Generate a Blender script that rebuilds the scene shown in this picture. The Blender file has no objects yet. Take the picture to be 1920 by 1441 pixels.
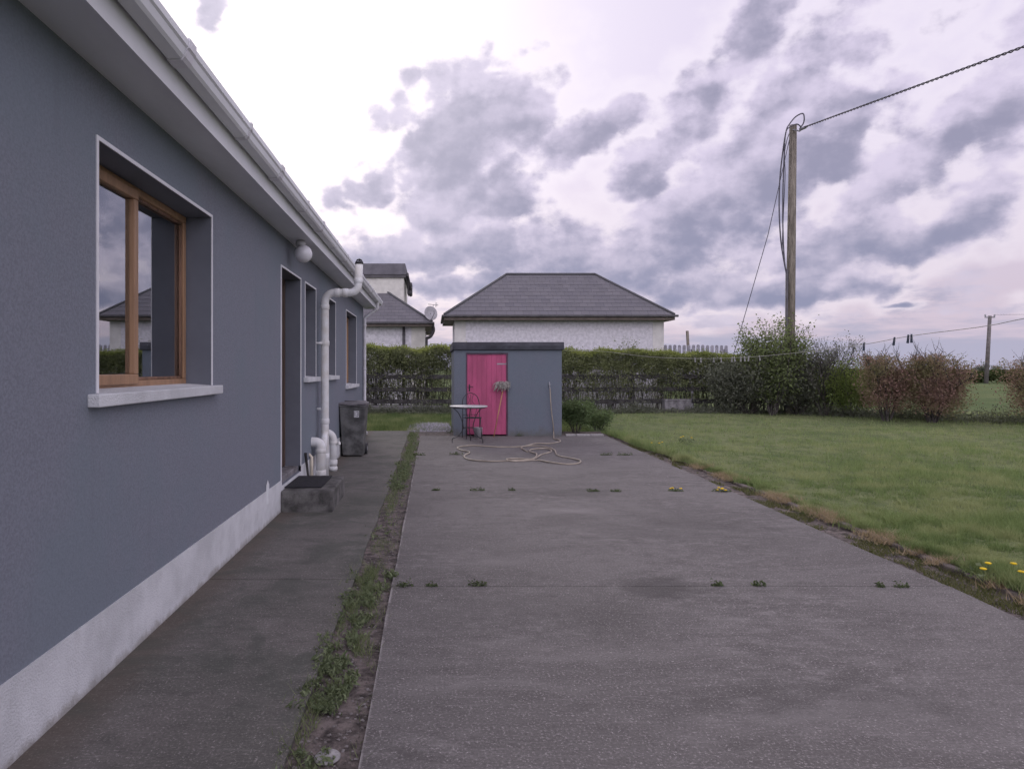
import bpy, bmesh, math, random
import numpy as np
from mathutils import Vector, Matrix
random.seed(7); rng = np.random.default_rng(7)
sc = bpy.context.scene
R = math.radians
# ------------------------------------------------------------------ camera
H, F, CX, CY = 1.5, 1300.0, 812.0, 692.0          # eye height, focal (photo px), vanishing point of the house lines
def P(px, py, Y): return Vector(((px-CX)*Y/F, Y, H-(py-CY)*Y/F))
def G(px, py, z=0.0):
    Y = (H-z)*F/(py-CY); return Vector(((px-CX)*Y/F, Y, z))
cam = bpy.data.cameras.new('camera'); camo = bpy.data.objects.new('camera', cam)
sc.collection.objects.link(camo); sc.camera = camo
cam.sensor_width = 36; cam.lens = F/1920*36
cam.shift_x = (960-CX)/1920; cam.shift_y = -(720.5-CY)/1920
cam.clip_start = .05; cam.clip_end = 6000
camo.location = (0, 0, H); camo.rotation_euler = (R(90), 0, 0)
sc.view_settings.view_transform = 'Standard'; sc.view_settings.look = 'None'
sc.cycles.max_bounces = 5; sc.cycles.diffuse_bounces = 3; sc.cycles.glossy_bounces = 2; sc.cycles.transmission_bounces = 3; sc.cycles.transparent_max_bounces = 6
sc.cycles.use_adaptive_sampling = True; sc.cycles.adaptive_threshold = .025; sc.cycles.adaptive_min_samples = 16
sc.view_settings.exposure = 0.0; sc.view_settings.gamma = 1
# ------------------------------------------------------------------ sun
SUN_AZ, SUN_EL = -11.0, 27.0
sl = bpy.data.lights.new('sun', 'SUN'); sl.energy = 0.8; sl.angle = R(16); sl.color = (1, .95, .9)
so = bpy.data.objects.new('sun', sl); sc.collection.objects.link(so)
sd = Vector((math.sin(R(SUN_AZ))*math.cos(R(SUN_EL)), math.cos(R(SUN_AZ))*math.cos(R(SUN_EL)), math.sin(R(SUN_EL))))
so.rotation_euler = sd.to_track_quat('Z', 'Y').to_euler()
# ------------------------------------------------------------------ sky
W = bpy.data.worlds.new("World"); sc.world = W; W.use_nodes = True
nt = W.node_tree; nt.nodes.clear()
class NB:
    def __init__(s, nt): s.nt = nt
    def n(s, t, **k):
        x = s.nt.nodes.new(t)
        for a, b in k.items(): setattr(x, a, b)
        return x
    def put(s, sock, v):
        if isinstance(v, bpy.types.NodeSocket): s.nt.links.new(v, sock)
        else: sock.default_value = v
    def m(s, op, a, b=None, c=None, clamp=False):
        x = s.n('ShaderNodeMath', operation=op, use_clamp=clamp); s.put(x.inputs[0], a)
        if b is not None: s.put(x.inputs[1], b)
        if c is not None: s.put(x.inputs[2], c)
        return x.outputs[0]
    def ss(s, v, a, b):
        x = s.n('ShaderNodeMapRange', interpolation_type='SMOOTHSTEP'); s.put(x.inputs['Value'], v)
        x.inputs['From Min'].default_value = a; x.inputs['From Max'].default_value = b
        return x.outputs[0]
    def noise(s, vec, scale, det=5, rough=.55, dist=0, lac=2.0):
        x = s.n('ShaderNodeTexNoise'); s.put(x.inputs['Vector'], vec); x.inputs['Scale'].default_value = scale
        x.inputs['Detail'].default_value = det; x.inputs['Roughness'].default_value = rough
        x.inputs['Distortion'].default_value = dist; x.inputs['Lacunarity'].default_value = lac
        return x.outputs[0]
    def mix(s, f, a, b, mode='MIX'):
        x = s.n('ShaderNodeMix', data_type='RGBA', blend_type=mode); s.put(x.inputs[0], f)
        s.put(x.inputs[6], a if isinstance(a, bpy.types.NodeSocket) else (*a, 1)[:4]); s.put(x.inputs[7], b if isinstance(b, bpy.types.NodeSocket) else (*b, 1)[:4])
        return x.outputs[2]
    def vec(s, x, y, z):
        c = s.n('ShaderNodeCombineXYZ'); s.put(c.inputs[0], x); s.put(c.inputs[1], y); s.put(c.inputs[2], z); return c.outputs[0]
    def mapv(s, v, sc=(1, 1, 1), loc=(0, 0, 0)):
        x = s.n('ShaderNodeMapping'); s.put(x.inputs['Vector'], v); x.inputs['Scale'].default_value = sc; x.inputs['Location'].default_value = loc
        return x.outputs[0]
FINE_A, PUFF_A, COV, CORE, GROW = 1.75, .8, (-.58, -.02), (-.40, .50), 1.22
W.cycles.sampling_method = 'MANUAL'; W.cycles.sample_map_resolution = 512
b = NB(nt)
tc = b.n('ShaderNodeTexCoord'); sep = b.n('ShaderNodeSeparateXYZ'); nt.links.new(tc.outputs['Generated'], sep.inputs[0])
X, Yd, Z = sep.outputs
az0 = b.m('MULTIPLY', b.m('ARCTAN2', X, Yd), 57.2958)
el0 = b.m('MULTIPLY', b.m('ARCSINE', Z), 57.2958)
skyv = b.vec(az0, el0, 0.0)
w1 = b.noise(b.mapv(skyv, (1, 1.2, 1)), .11, 3, .6); w2 = b.noise(b.mapv(skyv, (1, 1.2, 1), (31, 17, 5)), .11, 3, .6)
az = b.m('MULTIPLY_ADD', b.m('SUBTRACT', w1, .5), 9.0, az0)
el = b.m('MULTIPLY_ADD', b.m('SUBTRACT', w2, .5), 6.0, el0)
# clouds: azimuth, elevation, half sizes (degrees), tilt (degrees), weight, under-side darkness
CL = [(3.0,19.6,4.6,3.0,8,1.15,.5),(7.6,19.4,2.6,1.6,-12,1.0,.6),(.2,18.0,2.4,2.6,0,1.0,.3),(1.4,14.2,2.9,4.0,0,1.1,.4),(5.4,14.0,2.0,3.4,0,1.0,.6),(-5.0,14.6,2.4,1.1,25,.8,.4),(-8.0,13.6,1.4,.8,-10,.7,.3),
      (13.2,17.8,3.4,1.3,24,.95,.6),(16.6,14.4,2.0,1.7,30,.95,.6),(19.6,18.0,2.2,2.0,50,.8,.5),(5,23.8,1.0,.6,20,.45,.2),
      (0,9.6,8,1.8,4,.95,.5),(9,9.2,8,2.0,-6,.95,.5),(17.5,8.4,8,2.2,8,1.0,.6),(3,6.6,9,1.0,0,.75,.6),
      (21.5,11.5,4.5,2.2,30,1.05,.9),(24.0,14.5,5.0,2.6,42,1.1,.5),(28.5,15.5,3.6,2.6,35,1.05,.9),(27,19.5,6.0,2.0,38,.9,.3),(21.5,21,3.6,1.5,50,.8,.4),(25,25,5.5,1.9,55,.9,.4),
      (33.2,12.0,3.2,1.4,35,.95,.8),(36.5,14.6,5.0,1.7,42,.95,.8),(41.5,18.5,6.0,2.2,44,1.0,.6),(32,17.5,2.6,1.0,30,.7,.3),
      (31,8.4,4.6,1.6,8,1.05,.8),(36,9.6,3.2,1.2,16,1.0,.8),(24,6.0,7,1.0,6,1.0,.9),(30,6.0,5.0,.7,8,.9,.9),(38,12.2,2,.5,10,.5,.3),(42,12.5,4,.8,22,.6,.3),
      (33,26.5,5,1.4,35,.6,.3),(40,25,5,1.2,35,.6,.3),(34,5.0,.7,.3,0,.5,.3),(43,4.9,1.6,.35,15,.6,.3),(-17,27,2.2,1.6,60,.65,.2)]
D = None; S = None; warped = b.vec(az, el, 0.0)
for (a, e, rx, ry, t, wt, ud) in CL:
    mp = b.n('ShaderNodeMapping', vector_type='TEXTURE'); nt.links.new(warped, mp.inputs['Vector'])
    mp.inputs['Location'].default_value = (a, e, 0); mp.inputs['Rotation'].default_value = (0, 0, R(t)); mp.inputs['Scale'].default_value = (rx*GROW, ry*GROW, 1)
    ln = b.n('ShaderNodeVectorMath', operation='LENGTH'); nt.links.new(mp.outputs[0], ln.inputs[0])
    d = b.m('SUBTRACT', wt, ln.outputs['Value'])
    if ud >= .5:
        sx = b.n('ShaderNodeSeparateXYZ'); nt.links.new(mp.outputs[0], sx.inputs[0])
        sh = b.m('MULTIPLY', b.m('MULTIPLY', sx.outputs[1], -ud), b.m('MAXIMUM', b.m('ADD', d, .25), 0.0))
        S = sh if S is None else b.m('ADD', S, sh)
    if D is None: D = d
    else:
        x = b.n('ShaderNodeMath', operation='SMOOTH_MAX'); nt.links.new(D, x.inputs[0]); nt.links.new(d, x.inputs[1]); x.inputs[2].default_value = .22
        D = x.outputs[0]
# broken cloud everywhere else, in true directions
dirv = b.mapv(tc.outputs['Generated'], (1, 1, 2.2))
bg = b.m('MULTIPLY_ADD', b.noise(dirv, 2.6, 4, .6), 5.0, -2.3)
side = b.m('MAXIMUM', b.ss(b.m('ABSOLUTE', b.m('SUBTRACT', az0, 10)), 38, 50), b.ss(el0, 30, 38))
bgm = b.m('SUBTRACT', bg, b.m('MULTIPLY', b.m('SUBTRACT', 1.0, side), 6.0))
D = b.m('MAXIMUM', D, bgm)
fine = b.noise(b.mapv(skyv, (1, 1.35, 1)), .30, 8, .60)
vo = b.n('ShaderNodeTexVoronoi', feature='SMOOTH_F1'); 
wvv = b.n('ShaderNodeVectorMath', operation='MULTIPLY_ADD'); wn = b.n('ShaderNodeTexNoise'); b.put(wn.inputs['Vector'], skyv); wn.inputs['Scale'].default_value = .5; wn.inputs['Detail'].default_value = 5
nt.links.new(wn.outputs['Color'], wvv.inputs[0]); wvv.inputs[1].default_value = (2.6, 2.0, 0); nt.links.new(skyv, wvv.inputs[2])
b.put(vo.inputs['Vector'], b.mapv(wvv.outputs[0], (1, 1.3, 1))); vo.inputs['Scale'].default_value = .42; vo.inputs['Detail'].default_value = 1; vo.inputs['Roughness'].default_value = .55; vo.inputs['Smoothness'].default_value = .6
puff = b.m('SUBTRACT', .55, vo.outputs['Distance'])
dens = b.m('ADD', D, b.m('ADD', b.m('MULTIPLY', b.m('SUBTRACT', fine, .5), FINE_A), b.m('MULTIPLY', puff, PUFF_A)))
# lower, streaky layer towards the horizon
lay = b.m('MULTIPLY', b.ss(b.noise(b.mapv(skyv, (.5, 1.6, 1), (9, 2, 0)), .42, 6, .62), .47, .66), b.m('SUBTRACT', 1.0, b.ss(el0, 5.5, 9.0)))
cov = b.m('MAXIMUM', b.ss(dens, *COV), b.m('MULTIPLY', lay, .8))
core = b.ss(dens, *CORE)
rel1 = b.noise(b.mapv(skyv, (1, 1.25, 1), (3, 9, 0)), .24, 5, .55)
rel2 = b.noise(b.mapv(skyv, (1, 1.25, 1), (3.5, 7.9, 0)), .24, 5, .55)
rel = b.m('MULTIPLY', b.m('SUBTRACT', rel1, rel2), 1.7)
shade = b.m('ADD', b.m('ADD', b.m('MULTIPLY', core, .60), b.m('MULTIPLY', S, 1.1)), b.m('ADD', b.m('SUBTRACT', rel, b.m('MULTIPLY', puff, .45)), b.m('MULTIPLY_ADD', b.noise(b.mapv(skyv, (1, 1.5, 1), (50, 20, 0)), .17, 5, .6), 1.7, -.80)))
shade = b.ss(b.m('ADD', shade, b.m('MULTIPLY', b.m('SUBTRACT', fine, .5), .8)), -.18, 1.3)
sunv = b.n('ShaderNodeVectorMath', operation='DOT_PRODUCT'); nt.links.new(tc.outputs['Generated'], sunv.inputs[0]); sunv.inputs[1].default_value = tuple(sd)
glow = b.m('POWER', b.m('MAXIMUM', sunv.outputs['Value'], 0), 22)
# all sky colours are x10 because the Background runs at strength 0.1
nish = b.n('ShaderNodeTexSky', sky_type='NISHITA'); nish.sun_disc = False; nish.sun_elevation = R(SUN_EL); nish.sun_rotation = R(SUN_AZ); nish.air_density = 1; nish.dust_density = 3
veil = b.mix(b.ss(el0, 2, 22), (6.7, 5.7, 6.9), (8.0, 7.25, 9.1))
veil = b.mix(b.m('MULTIPLY', glow, 1.0), veil, (12.5, 11.8, 12.6))
rim = b.m('MULTIPLY', b.ss(dens, -1.6, -.4), .45)
veil = b.mix(rim, veil, (10.2, 9.4, 10.3))
clear = b.mix(.06, veil, nish.outputs[0])
cdark = b.mix(b.ss(el0, 3, 18), (3.0, 3.1, 4.5), (3.4, 3.3, 4.6))
clit = b.mix(b.ss(el0, 3, 18), (6.6, 6.0, 7.4), (7.3, 6.6, 8.4))
cloud = b.mix(shade, clit, cdark)
cloud = b.mix(b.m('MULTIPLY', glow, .45), cloud, (9.5, 9, 10))
col = b.mix(cov, clear, cloud)
# layered lavender bank low down on the horizon
st = b.noise(b.mapv(skyv, (.35, 2.2, 1)), .5, 6, .6)
low = b.m('MULTIPLY', b.m('SUBTRACT', 1.0, b.ss(b.m('MULTIPLY_ADD', b.m('SUBTRACT', st, .5), 5.0, el0), 1.6, 3.4)), .85)
col = b.mix(low, col, (4.3, 4.3, 5.7))
# front-lit cloud opposite the low sun; unseen sky boosted further to brighten the scene
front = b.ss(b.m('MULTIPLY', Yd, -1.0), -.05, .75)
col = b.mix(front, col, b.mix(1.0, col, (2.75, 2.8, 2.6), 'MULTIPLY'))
ground_side = b.ss(el0, -.5, 0.2)
col = b.mix(ground_side, (1.2, 1.2, 1.1), col)
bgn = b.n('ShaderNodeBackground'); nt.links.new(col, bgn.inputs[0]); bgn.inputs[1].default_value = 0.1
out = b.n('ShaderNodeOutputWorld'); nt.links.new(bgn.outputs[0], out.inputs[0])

# ------------------------------------------------------------------ helpers
C = sc.collection
def tag(o, label=None, cat=None, group=None, kind=None):
    if label: o['label'] = label
    if cat: o['category'] = cat
    if group: o['group'] = group
    if kind: o['kind'] = kind
    return o
def empty(name, loc, label, cat, group=None, rz=0):
    o = bpy.data.objects.new(name, None); C.objects.link(o); o.location = loc; o.rotation_euler = (0, 0, rz)
    o.empty_display_size = .1
    return tag(o, label, cat, group)
class MB:
    def __init__(s): s.v = []; s.f = []; s.sm = []; s.uv = {}
    def add(s, vs, fs, smooth=False):
        k = len(s.v); s.v += [tuple(v) for v in vs]
        for f in fs: s.f.append([i+k for i in f]); s.sm.append(smooth)
        return s
    def quad(s, a, b_, c, d, uv=None):
        s.add([a, b_, c, d], [(0, 1, 2, 3)])
        if uv: s.uv[len(s.f)-1] = uv
        return s
    def box(s, x0, x1, y0, y1, z0, z1, M=None, bev=0.0):
        if bev <= 0:
            vs = [Vector(p) for p in [(x0,y0,z0),(x1,y0,z0),(x1,y1,z0),(x0,y1,z0),(x0,y0,z1),(x1,y0,z1),(x1,y1,z1),(x0,y1,z1)]]
            fs = [(0,3,2,1),(4,5,6,7),(0,1,5,4),(1,2,6,5),(2,3,7,6),(3,0,4,7)]
        else:
            bm = bmesh.new(); bmesh.ops.create_cube(bm, size=1)
            for v in bm.verts: v.co = Vector(((x0+x1)/2+v.co.x*(x1-x0), (y0+y1)/2+v.co.y*(y1-y0), (z0+z1)/2+v.co.z*(z1-z0)))
            bmesh.ops.bevel(bm, geom=bm.edges[:], offset=bev, segments=2, affect='EDGES', profile=.5)
            bm.verts.index_update(); vs = [v.co.copy() for v in bm.verts]; fs = [[v.index for v in f.verts] for f in bm.faces]; bm.free()
        if M is not None: vs = [M @ v for v in vs]
        return s.add(vs, fs)
    def tube(s, pts, r, n=10, caps=True, smooth=True):
        pts = [Vector(p) for p in pts]; rs = r if isinstance(r, (list, tuple)) else [r]*len(pts)
        vs = []; prev = None
        for i, p in enumerate(pts):
            t = (pts[min(i+1, len(pts)-1)]-pts[max(i-1, 0)])
            t = t.normalized() if t.length > 1e-9 else Vector((0, 0, 1))
            if prev is None:
                u = t.cross(Vector((0, 0, 1)));
                if u.length < .01: u = t.cross(Vector((0, 1, 0)))
            else: u = prev-t*prev.dot(t)
            u.normalize(); prev = u; w = t.cross(u)
            for k in range(n):
                a = 2*math.pi*k/n; vs.append(p+(u*math.cos(a)+w*math.sin(a))*rs[i])
        fs = []
        for i in range(len(pts)-1):
            for k in range(n):
                a, c = i*n+k, i*n+(k+1) % n; fs.append((a, c, c+n, a+n))
        s.add(vs, fs, smooth)
        if caps:
            k0 = len(s.v)-len(vs)
            s.f.append([k0+j for j in range(n)][::-1]); s.sm.append(False)
            s.f.append([k0+(len(pts)-1)*n+j for j in range(n)]); s.sm.append(False)
        return s
    def lathe(s, prof, c=(0, 0, 0), n=24, smooth=True):
        vs = []; fs = []
        for (r, z) in prof:
            for k in range(n):
                a = 2*math.pi*k/n; vs.append((c[0]+r*math.cos(a), c[1]+r*math.sin(a), c[2]+z))
        for i in range(len(prof)-1):
            for k in range(n): fs.append((i*n+k, i*n+(k+1) % n, (i+1)*n+(k+1) % n, (i+1)*n+k))
        return s.add(vs, fs, smooth)
    def prism(s, prof, a, b_, closed=True):
        # profile list of (x,z) extruded along y from a to b_
        n = len(prof); vs = [(x, a, z) for x, z in prof]+[(x, b_, z) for x, z in prof]
        fs = [(i, (i+1) % n, n+(i+1) % n, n+i) for i in range(n if closed else n-1)]
        if closed: fs += [tuple(range(n))[::-1], tuple(range(n, 2*n))]
        return s.add(vs, fs)
    def build(s, name, mat, parent=None, loc=None):
        me = bpy.data.meshes.new(name); me.from_pydata(s.v, [], s.f)
        me.polygons.foreach_set('use_smooth', s.sm)
        if s.uv:
            ul = me.uv_layers.new(name='UVMap')
            for fi, uv in s.uv.items():
                for k, li in enumerate(me.polygons[fi].loop_indices): ul.data[li].uv = uv[k]
        me.validate(); me.update()
        bm = bmesh.new(); bm.from_mesh(me); bmesh.ops.recalc_face_normals(bm, faces=bm.faces[:]) if not s.uv else None; bm.to_mesh(me); bm.free()
        if mat: me.materials.append(mat)
        o = bpy.data.objects.new(name, me); C.objects.link(o)
        if parent: o.parent = parent
        if loc: o.location = loc
        return o
def spline(pts, n=8):
    pts = [Vector(p) for p in pts]; q = [pts[0]]+pts+[pts[-1]]; o = []
    for i in range(1, len(q)-2):
        for k in range(n):
            t = k/n; a, b_, c, d = q[i-1:i+3]
            o.append(.5*((2*b_)+(c-a)*t+(2*a-5*b_+4*c-d)*t*t+(3*b_-a-3*c+d)*t**3))
    return o+[pts[-1]]
# ---- materials
MATS = {}
def mat(name, col, rough=.8, var=.12, scale=6.0, bump=0.0, bscale=60.0, spec=.3, metal=0.0, col2=None, stretch=(1, 1, 1)):
    if name in MATS: return MATS[name]
    m = bpy.data.materials.new(name); m.use_nodes = True; nt = m.node_tree; bs = nt.nodes['Principled BSDF']; B = NB(nt)
    t = B.n('ShaderNodeTexCoord').outputs['Object']; t = B.mapv(t, stretch)
    n = B.noise(t, scale, 6, .65)
    c2 = col2 or tuple(max(0, c*(1-2.2*var)) for c in col); c1 = tuple(c*(1+var) for c in col)
    f = B.ss(n, .3, .7)
    B.put(bs.inputs['Base Color'], B.mix(f, c1, c2))
    bs.inputs['Roughness'].default_value = rough; bs.inputs['Specular IOR Level'].default_value = spec; bs.inputs['Metallic'].default_value = metal
    if bump > 0:
        bn = B.n('ShaderNodeBump'); bn.inputs['Strength'].default_value = bump; bn.inputs['Distance'].default_value = .01
        B.put(bn.inputs['Height'], B.noise(t, bscale, 4, .6)); nt.links.new(bn.outputs[0], bs.inputs['Normal'])
    MATS[name] = m; return m
def dirty(m, c, top, base=(.16, .14, .12)):
    nt = m.node_tree; bs = nt.nodes['Principled BSDF']; B = NB(nt); link = bs.inputs['Base Color'].links[0].from_socket
    o = B.n('ShaderNodeTexCoord').outputs['Object']; z = B.n('ShaderNodeSeparateXYZ'); B.put(z.inputs[0], o)
    n = B.noise(B.mapv(o, (1, 1, .6)), 9, 6, .75); n2 = B.noise(B.mapv(o, (4, 4, .5)), 2.2, 5, .7)
    k = B.m('SUBTRACT', 1.0, B.ss(B.m('ADD', z.outputs[2], B.m('MULTIPLY', B.m('SUBTRACT', .5, n), top*3)), -.01, top))
    k2 = B.m('MULTIPLY', B.ss(n2, .55, .72), .09)
    B.put(bs.inputs['Base Color'], B.mix(B.m('MAXIMUM', B.m('MULTIPLY', k, .75), k2), link, base)); return m
def leafmat(name, c1, c2, trans=.35, c3=None):
    m = bpy.data.materials.new(name); m.use_nodes = True; nt = m.node_tree; nt.nodes.clear(); B = NB(nt)
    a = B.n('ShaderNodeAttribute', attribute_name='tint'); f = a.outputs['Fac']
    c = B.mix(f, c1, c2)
    if c3:
        o = B.n('ShaderNodeTexCoord').outputs['Object']; c = B.mix(B.ss(B.noise(o, 1.3, 4, .6), .45, .62), c, c3)
    d = B.n('ShaderNodeBsdfDiffuse'); B.put(d.inputs[0], c); t = B.n('ShaderNodeBsdfTranslucent'); B.put(t.inputs[0], B.mix(.35, c, (.35, .42, .1)))
    mx = B.n('ShaderNodeMixShader'); mx.inputs[0].default_value = trans; nt.links.new(d.outputs[0], mx.inputs[1]); nt.links.new(t.outputs[0], mx.inputs[2])
    nt.links.new(mx.outputs[0], B.n('ShaderNodeOutputMaterial').inputs[0]); return m
def np_mesh(name, V, Fc, mat_, parent=None, tint=None, k=4):
    me = bpy.data.meshes.new(name); nf = len(Fc)
    me.vertices.add(len(V)); me.vertices.foreach_set('co', V.astype(np.float32).ravel())
    me.loops.add(nf*k); me.loops.foreach_set('vertex_index', Fc.astype(np.int32).ravel())
    me.polygons.add(nf); me.polygons.foreach_set('loop_start', np.arange(0, nf*k, k, dtype=np.int32)); me.polygons.foreach_set('loop_total', np.full(nf, k, np.int32))
    if tint is not None:
        at = me.attributes.new('tint', 'FLOAT', 'FACE'); at.data.foreach_set('value', tint.astype(np.float32))
    me.update(calc_edges=True); me.materials.append(mat_)
    o = bpy.data.objects.new(name, me); C.objects.link(o)
    if parent: o.parent = parent
    return o
def leaves(name, pos, size, mat_, parent=None, tint=None, up=.3, asp=.55):
    n = len(pos); size = np.broadcast_to(size, (n,))*rng.uniform(.65, 1.35, n)
    a = rng.normal(size=(n, 3)); a[:, 2] += up; a /= np.linalg.norm(a, axis=1)[:, None]
    b_ = rng.normal(size=(n, 3)); b_ -= a*(a*b_).sum(1)[:, None]; b_ /= np.linalg.norm(b_, axis=1)[:, None]
    L = a*size[:, None]; Wd = b_*(size*asp)[:, None]
    nn = np.cross(a, b_)*(size*.18)[:, None]
    V = np.empty((n, 4, 3)); V[:, 0] = pos-L*.5; V[:, 1] = pos+Wd*.5+nn; V[:, 2] = pos+L*.5; V[:, 3] = pos-Wd*.5+nn
    Fc = np.arange(n*4).reshape(n, 4)
    if tint is None: tint = rng.random(n)
    return np_mesh(name, V.reshape(-1, 3), Fc, mat_, parent, tint)
_LAT = np.random.default_rng(99).uniform(-1, 1, (64, 64))
def vnoise(x, y, s=1.0, seed=0):
    x = np.asarray(x, float)/s+seed*7.31; y = np.asarray(y, float)/s+seed*3.17; o = 0; a = 1.0
    for k in range(3):
        xi = np.floor(x).astype(int); yi = np.floor(y).astype(int); fx = x-xi; fy = y-yi; fx = fx*fx*(3-2*fx); fy = fy*fy*(3-2*fy)
        L = lambda i, j: _LAT[(xi+i) % 64, (yi+j) % 64]
        o = o+a*((L(0, 0)*(1-fx)+L(1, 0)*fx)*(1-fy)+(L(0, 1)*(1-fx)+L(1, 1)*fx)*fy); x = x*2.03+11; y = y*2.03+5; a *= .55
    return o
def grass(name, pts, h, w, mat_, lean=.5, tint=None, **kw):
    n = len(pts); h = h*rng.uniform(.5, 1.4, n); ang = rng.uniform(0, 6.283, n); la = rng.uniform(0, 6.283, n); le = rng.uniform(0, lean, n)*h
    dx = np.stack([np.cos(ang), np.sin(ang), 0*ang], 1)*(w*.5)[:, None] if hasattr(w, '__len__') else np.stack([np.cos(ang), np.sin(ang), 0*ang], 1)*w*.5
    tip = pts+np.stack([np.cos(la)*le, np.sin(la)*le, h], 1)
    V = np.empty((n, 3, 3)); V[:, 0] = pts-dx; V[:, 1] = pts+dx; V[:, 2] = tip
    o = np_mesh(name, V.reshape(-1, 3), np.arange(n*3).reshape(n, 3), mat_, None, rng.random(n) if tint is None else tint, 3)
    return tag(o, **kw)

# ------------------------------------------------------------------ materials of the place
M_render = mat('grey_render', (.222, .234, .272), .9, .07, 1.2, .8, 130)
def render_wall(name, c, streak=True):
    m = bpy.data.materials.new(name); m.use_nodes = True; nt = m.node_tree; bs = nt.nodes['Principled BSDF']; B = NB(nt)
    o = B.n('ShaderNodeTexCoord').outputs['Object']
    g = B.noise(o, 75, 4, .75); bl = B.noise(o, .8, 5, .6); stv = B.noise(B.mapv(o, (5, 5, .35)), 1.6, 5, .7)
    k = B.mix(B.ss(g, .36, .64), tuple(v*.88 for v in c), tuple(v*1.10 for v in c))
    k = B.mix(B.m('MULTIPLY', B.ss(bl, .42, .66), .55), k, (c[0]*.86, c[1]*.99, c[2]*.97))
    k = B.mix(B.m('MULTIPLY', B.ss(stv, .55, .75), .35), k, tuple(v*.80 for v in c))
    B.put(bs.inputs['Base Color'], k); bs.inputs['Roughness'].default_value = .9; bs.inputs['Specular IOR Level'].default_value = .25
    bn = B.n('ShaderNodeBump'); bn.inputs['Strength'].default_value = .6; bn.inputs['Distance'].default_value = .005
    B.put(bn.inputs['Height'], B.m('ADD', g, B.m('MULTIPLY', B.noise(o, 28, 3, .6), .6))); nt.links.new(bn.outputs[0], bs.inputs['Normal'])
    return m
M_render = render_wall('house_render', (.208, .221, .258))
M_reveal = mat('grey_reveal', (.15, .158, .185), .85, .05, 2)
M_plinth = mat('white_masonry', (.66, .67, .68), .9, .08, 2.5, .8, 110)
dirty(M_plinth, None, .055, (.27, .25, .22))
M_trim = mat('white_bead', (.76, .76, .78), .6, .03, 8)
M_upvc = mat('white_upvc', (.78, .79, .81), .4, .05, 1.5, spec=.4, stretch=(1, .4, 1))
M_upvc2 = mat('weathered_upvc', (.66, .65, .69), .45, .08, 3, col2=(.5, .49, .48))
M_pipe = mat('white_soil_pipe', (.72, .73, .74), .35, .05, 5, col2=(.62, .60, .56))
M_wood = mat('oak_foil', (.36, .215, .125), .45, .10, 3, .1, 40, stretch=(6, 6, .6))
M_wood2 = mat('dark_oak_foil', (.22, .125, .08), .5, .25, 3, stretch=(6, 6, .6))
M_black = mat('black_plastic', (.035, .035, .038), .5, .2, 8)
M_bin = mat('dark_bin_plastic', (.13, .13, .127), .42, .3, 5, .1, 200, spec=.5)
M_felt = mat('roof_felt', (.085, .085, .10), .9, .15, 3, .3, 60)
M_shed = render_wall('shed_paint', (.148, .160, .192))
dirty(M_shed, None, .22, (.125, .125, .115))
M_iron = mat('black_iron', (.045, .045, .05), .5, .2, 10)
M_soil = mat('soil', (.15, .125, .115), .95, .35, 14, .9, 60)
M_stone = mat('pale_stone', (.36, .345, .34), .9, .15, 25, .4, 90)
M_oldconc = mat('old_concrete', (.14, .135, .128), .95, .3, 5, .6, 70)
M_block = mat('weathered_block', (.21, .20, .205), .95, .2, 8, .8, 50)
M_fence = mat('dark_stained_timber', (.055, .052, .05), .85, .3, 6)
M_galv = mat('galvanised', (.33, .33, .35), .5, .15, 6, metal=.5)
M_picket = mat('weathered_picket', (.34, .33, .37), .85, .2, 5)
M_pole = mat('weathered_pole', (.21, .185, .15), .9, .25, 4, .3, 30, stretch=(5, 5, .5))
M_wire = mat('cable', (.09, .085, .105), .6, .1, 8)
M_bark = mat('bark', (.10, .09, .085), .95, .3, 10, .5, 60)
M_twig = mat('grey_twigs', (.12, .11, .10), .95, .3, 5)
M_cream = mat('cream_render', (.62, .60, .55), .9, .08, 2, .3, 80)
M_dash = mat('pebbledash', (.66, .64, .67), .95, .10, 9, .6, 25)
M_dark = mat('dark_fascia', (.09, .085, .09), .6, .15, 4)
M_tan = mat('brown_soffit', (.17, .14, .12), .7, .15, 4)
M_hose = mat('beige_hose', (.36, .31, .25), .5, .15, 4)
M_yellow = mat('dandelion_yellow', (.75, .52, .02), .7, .1, 30)
M_green = leafmat('weed_leaf', (.10, .13, .075), (.24, .28, .16), .25)
M_weed = leafmat('joint_weed_leaf', (.05, .07, .04), (.14, .17, .09), .2)
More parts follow.
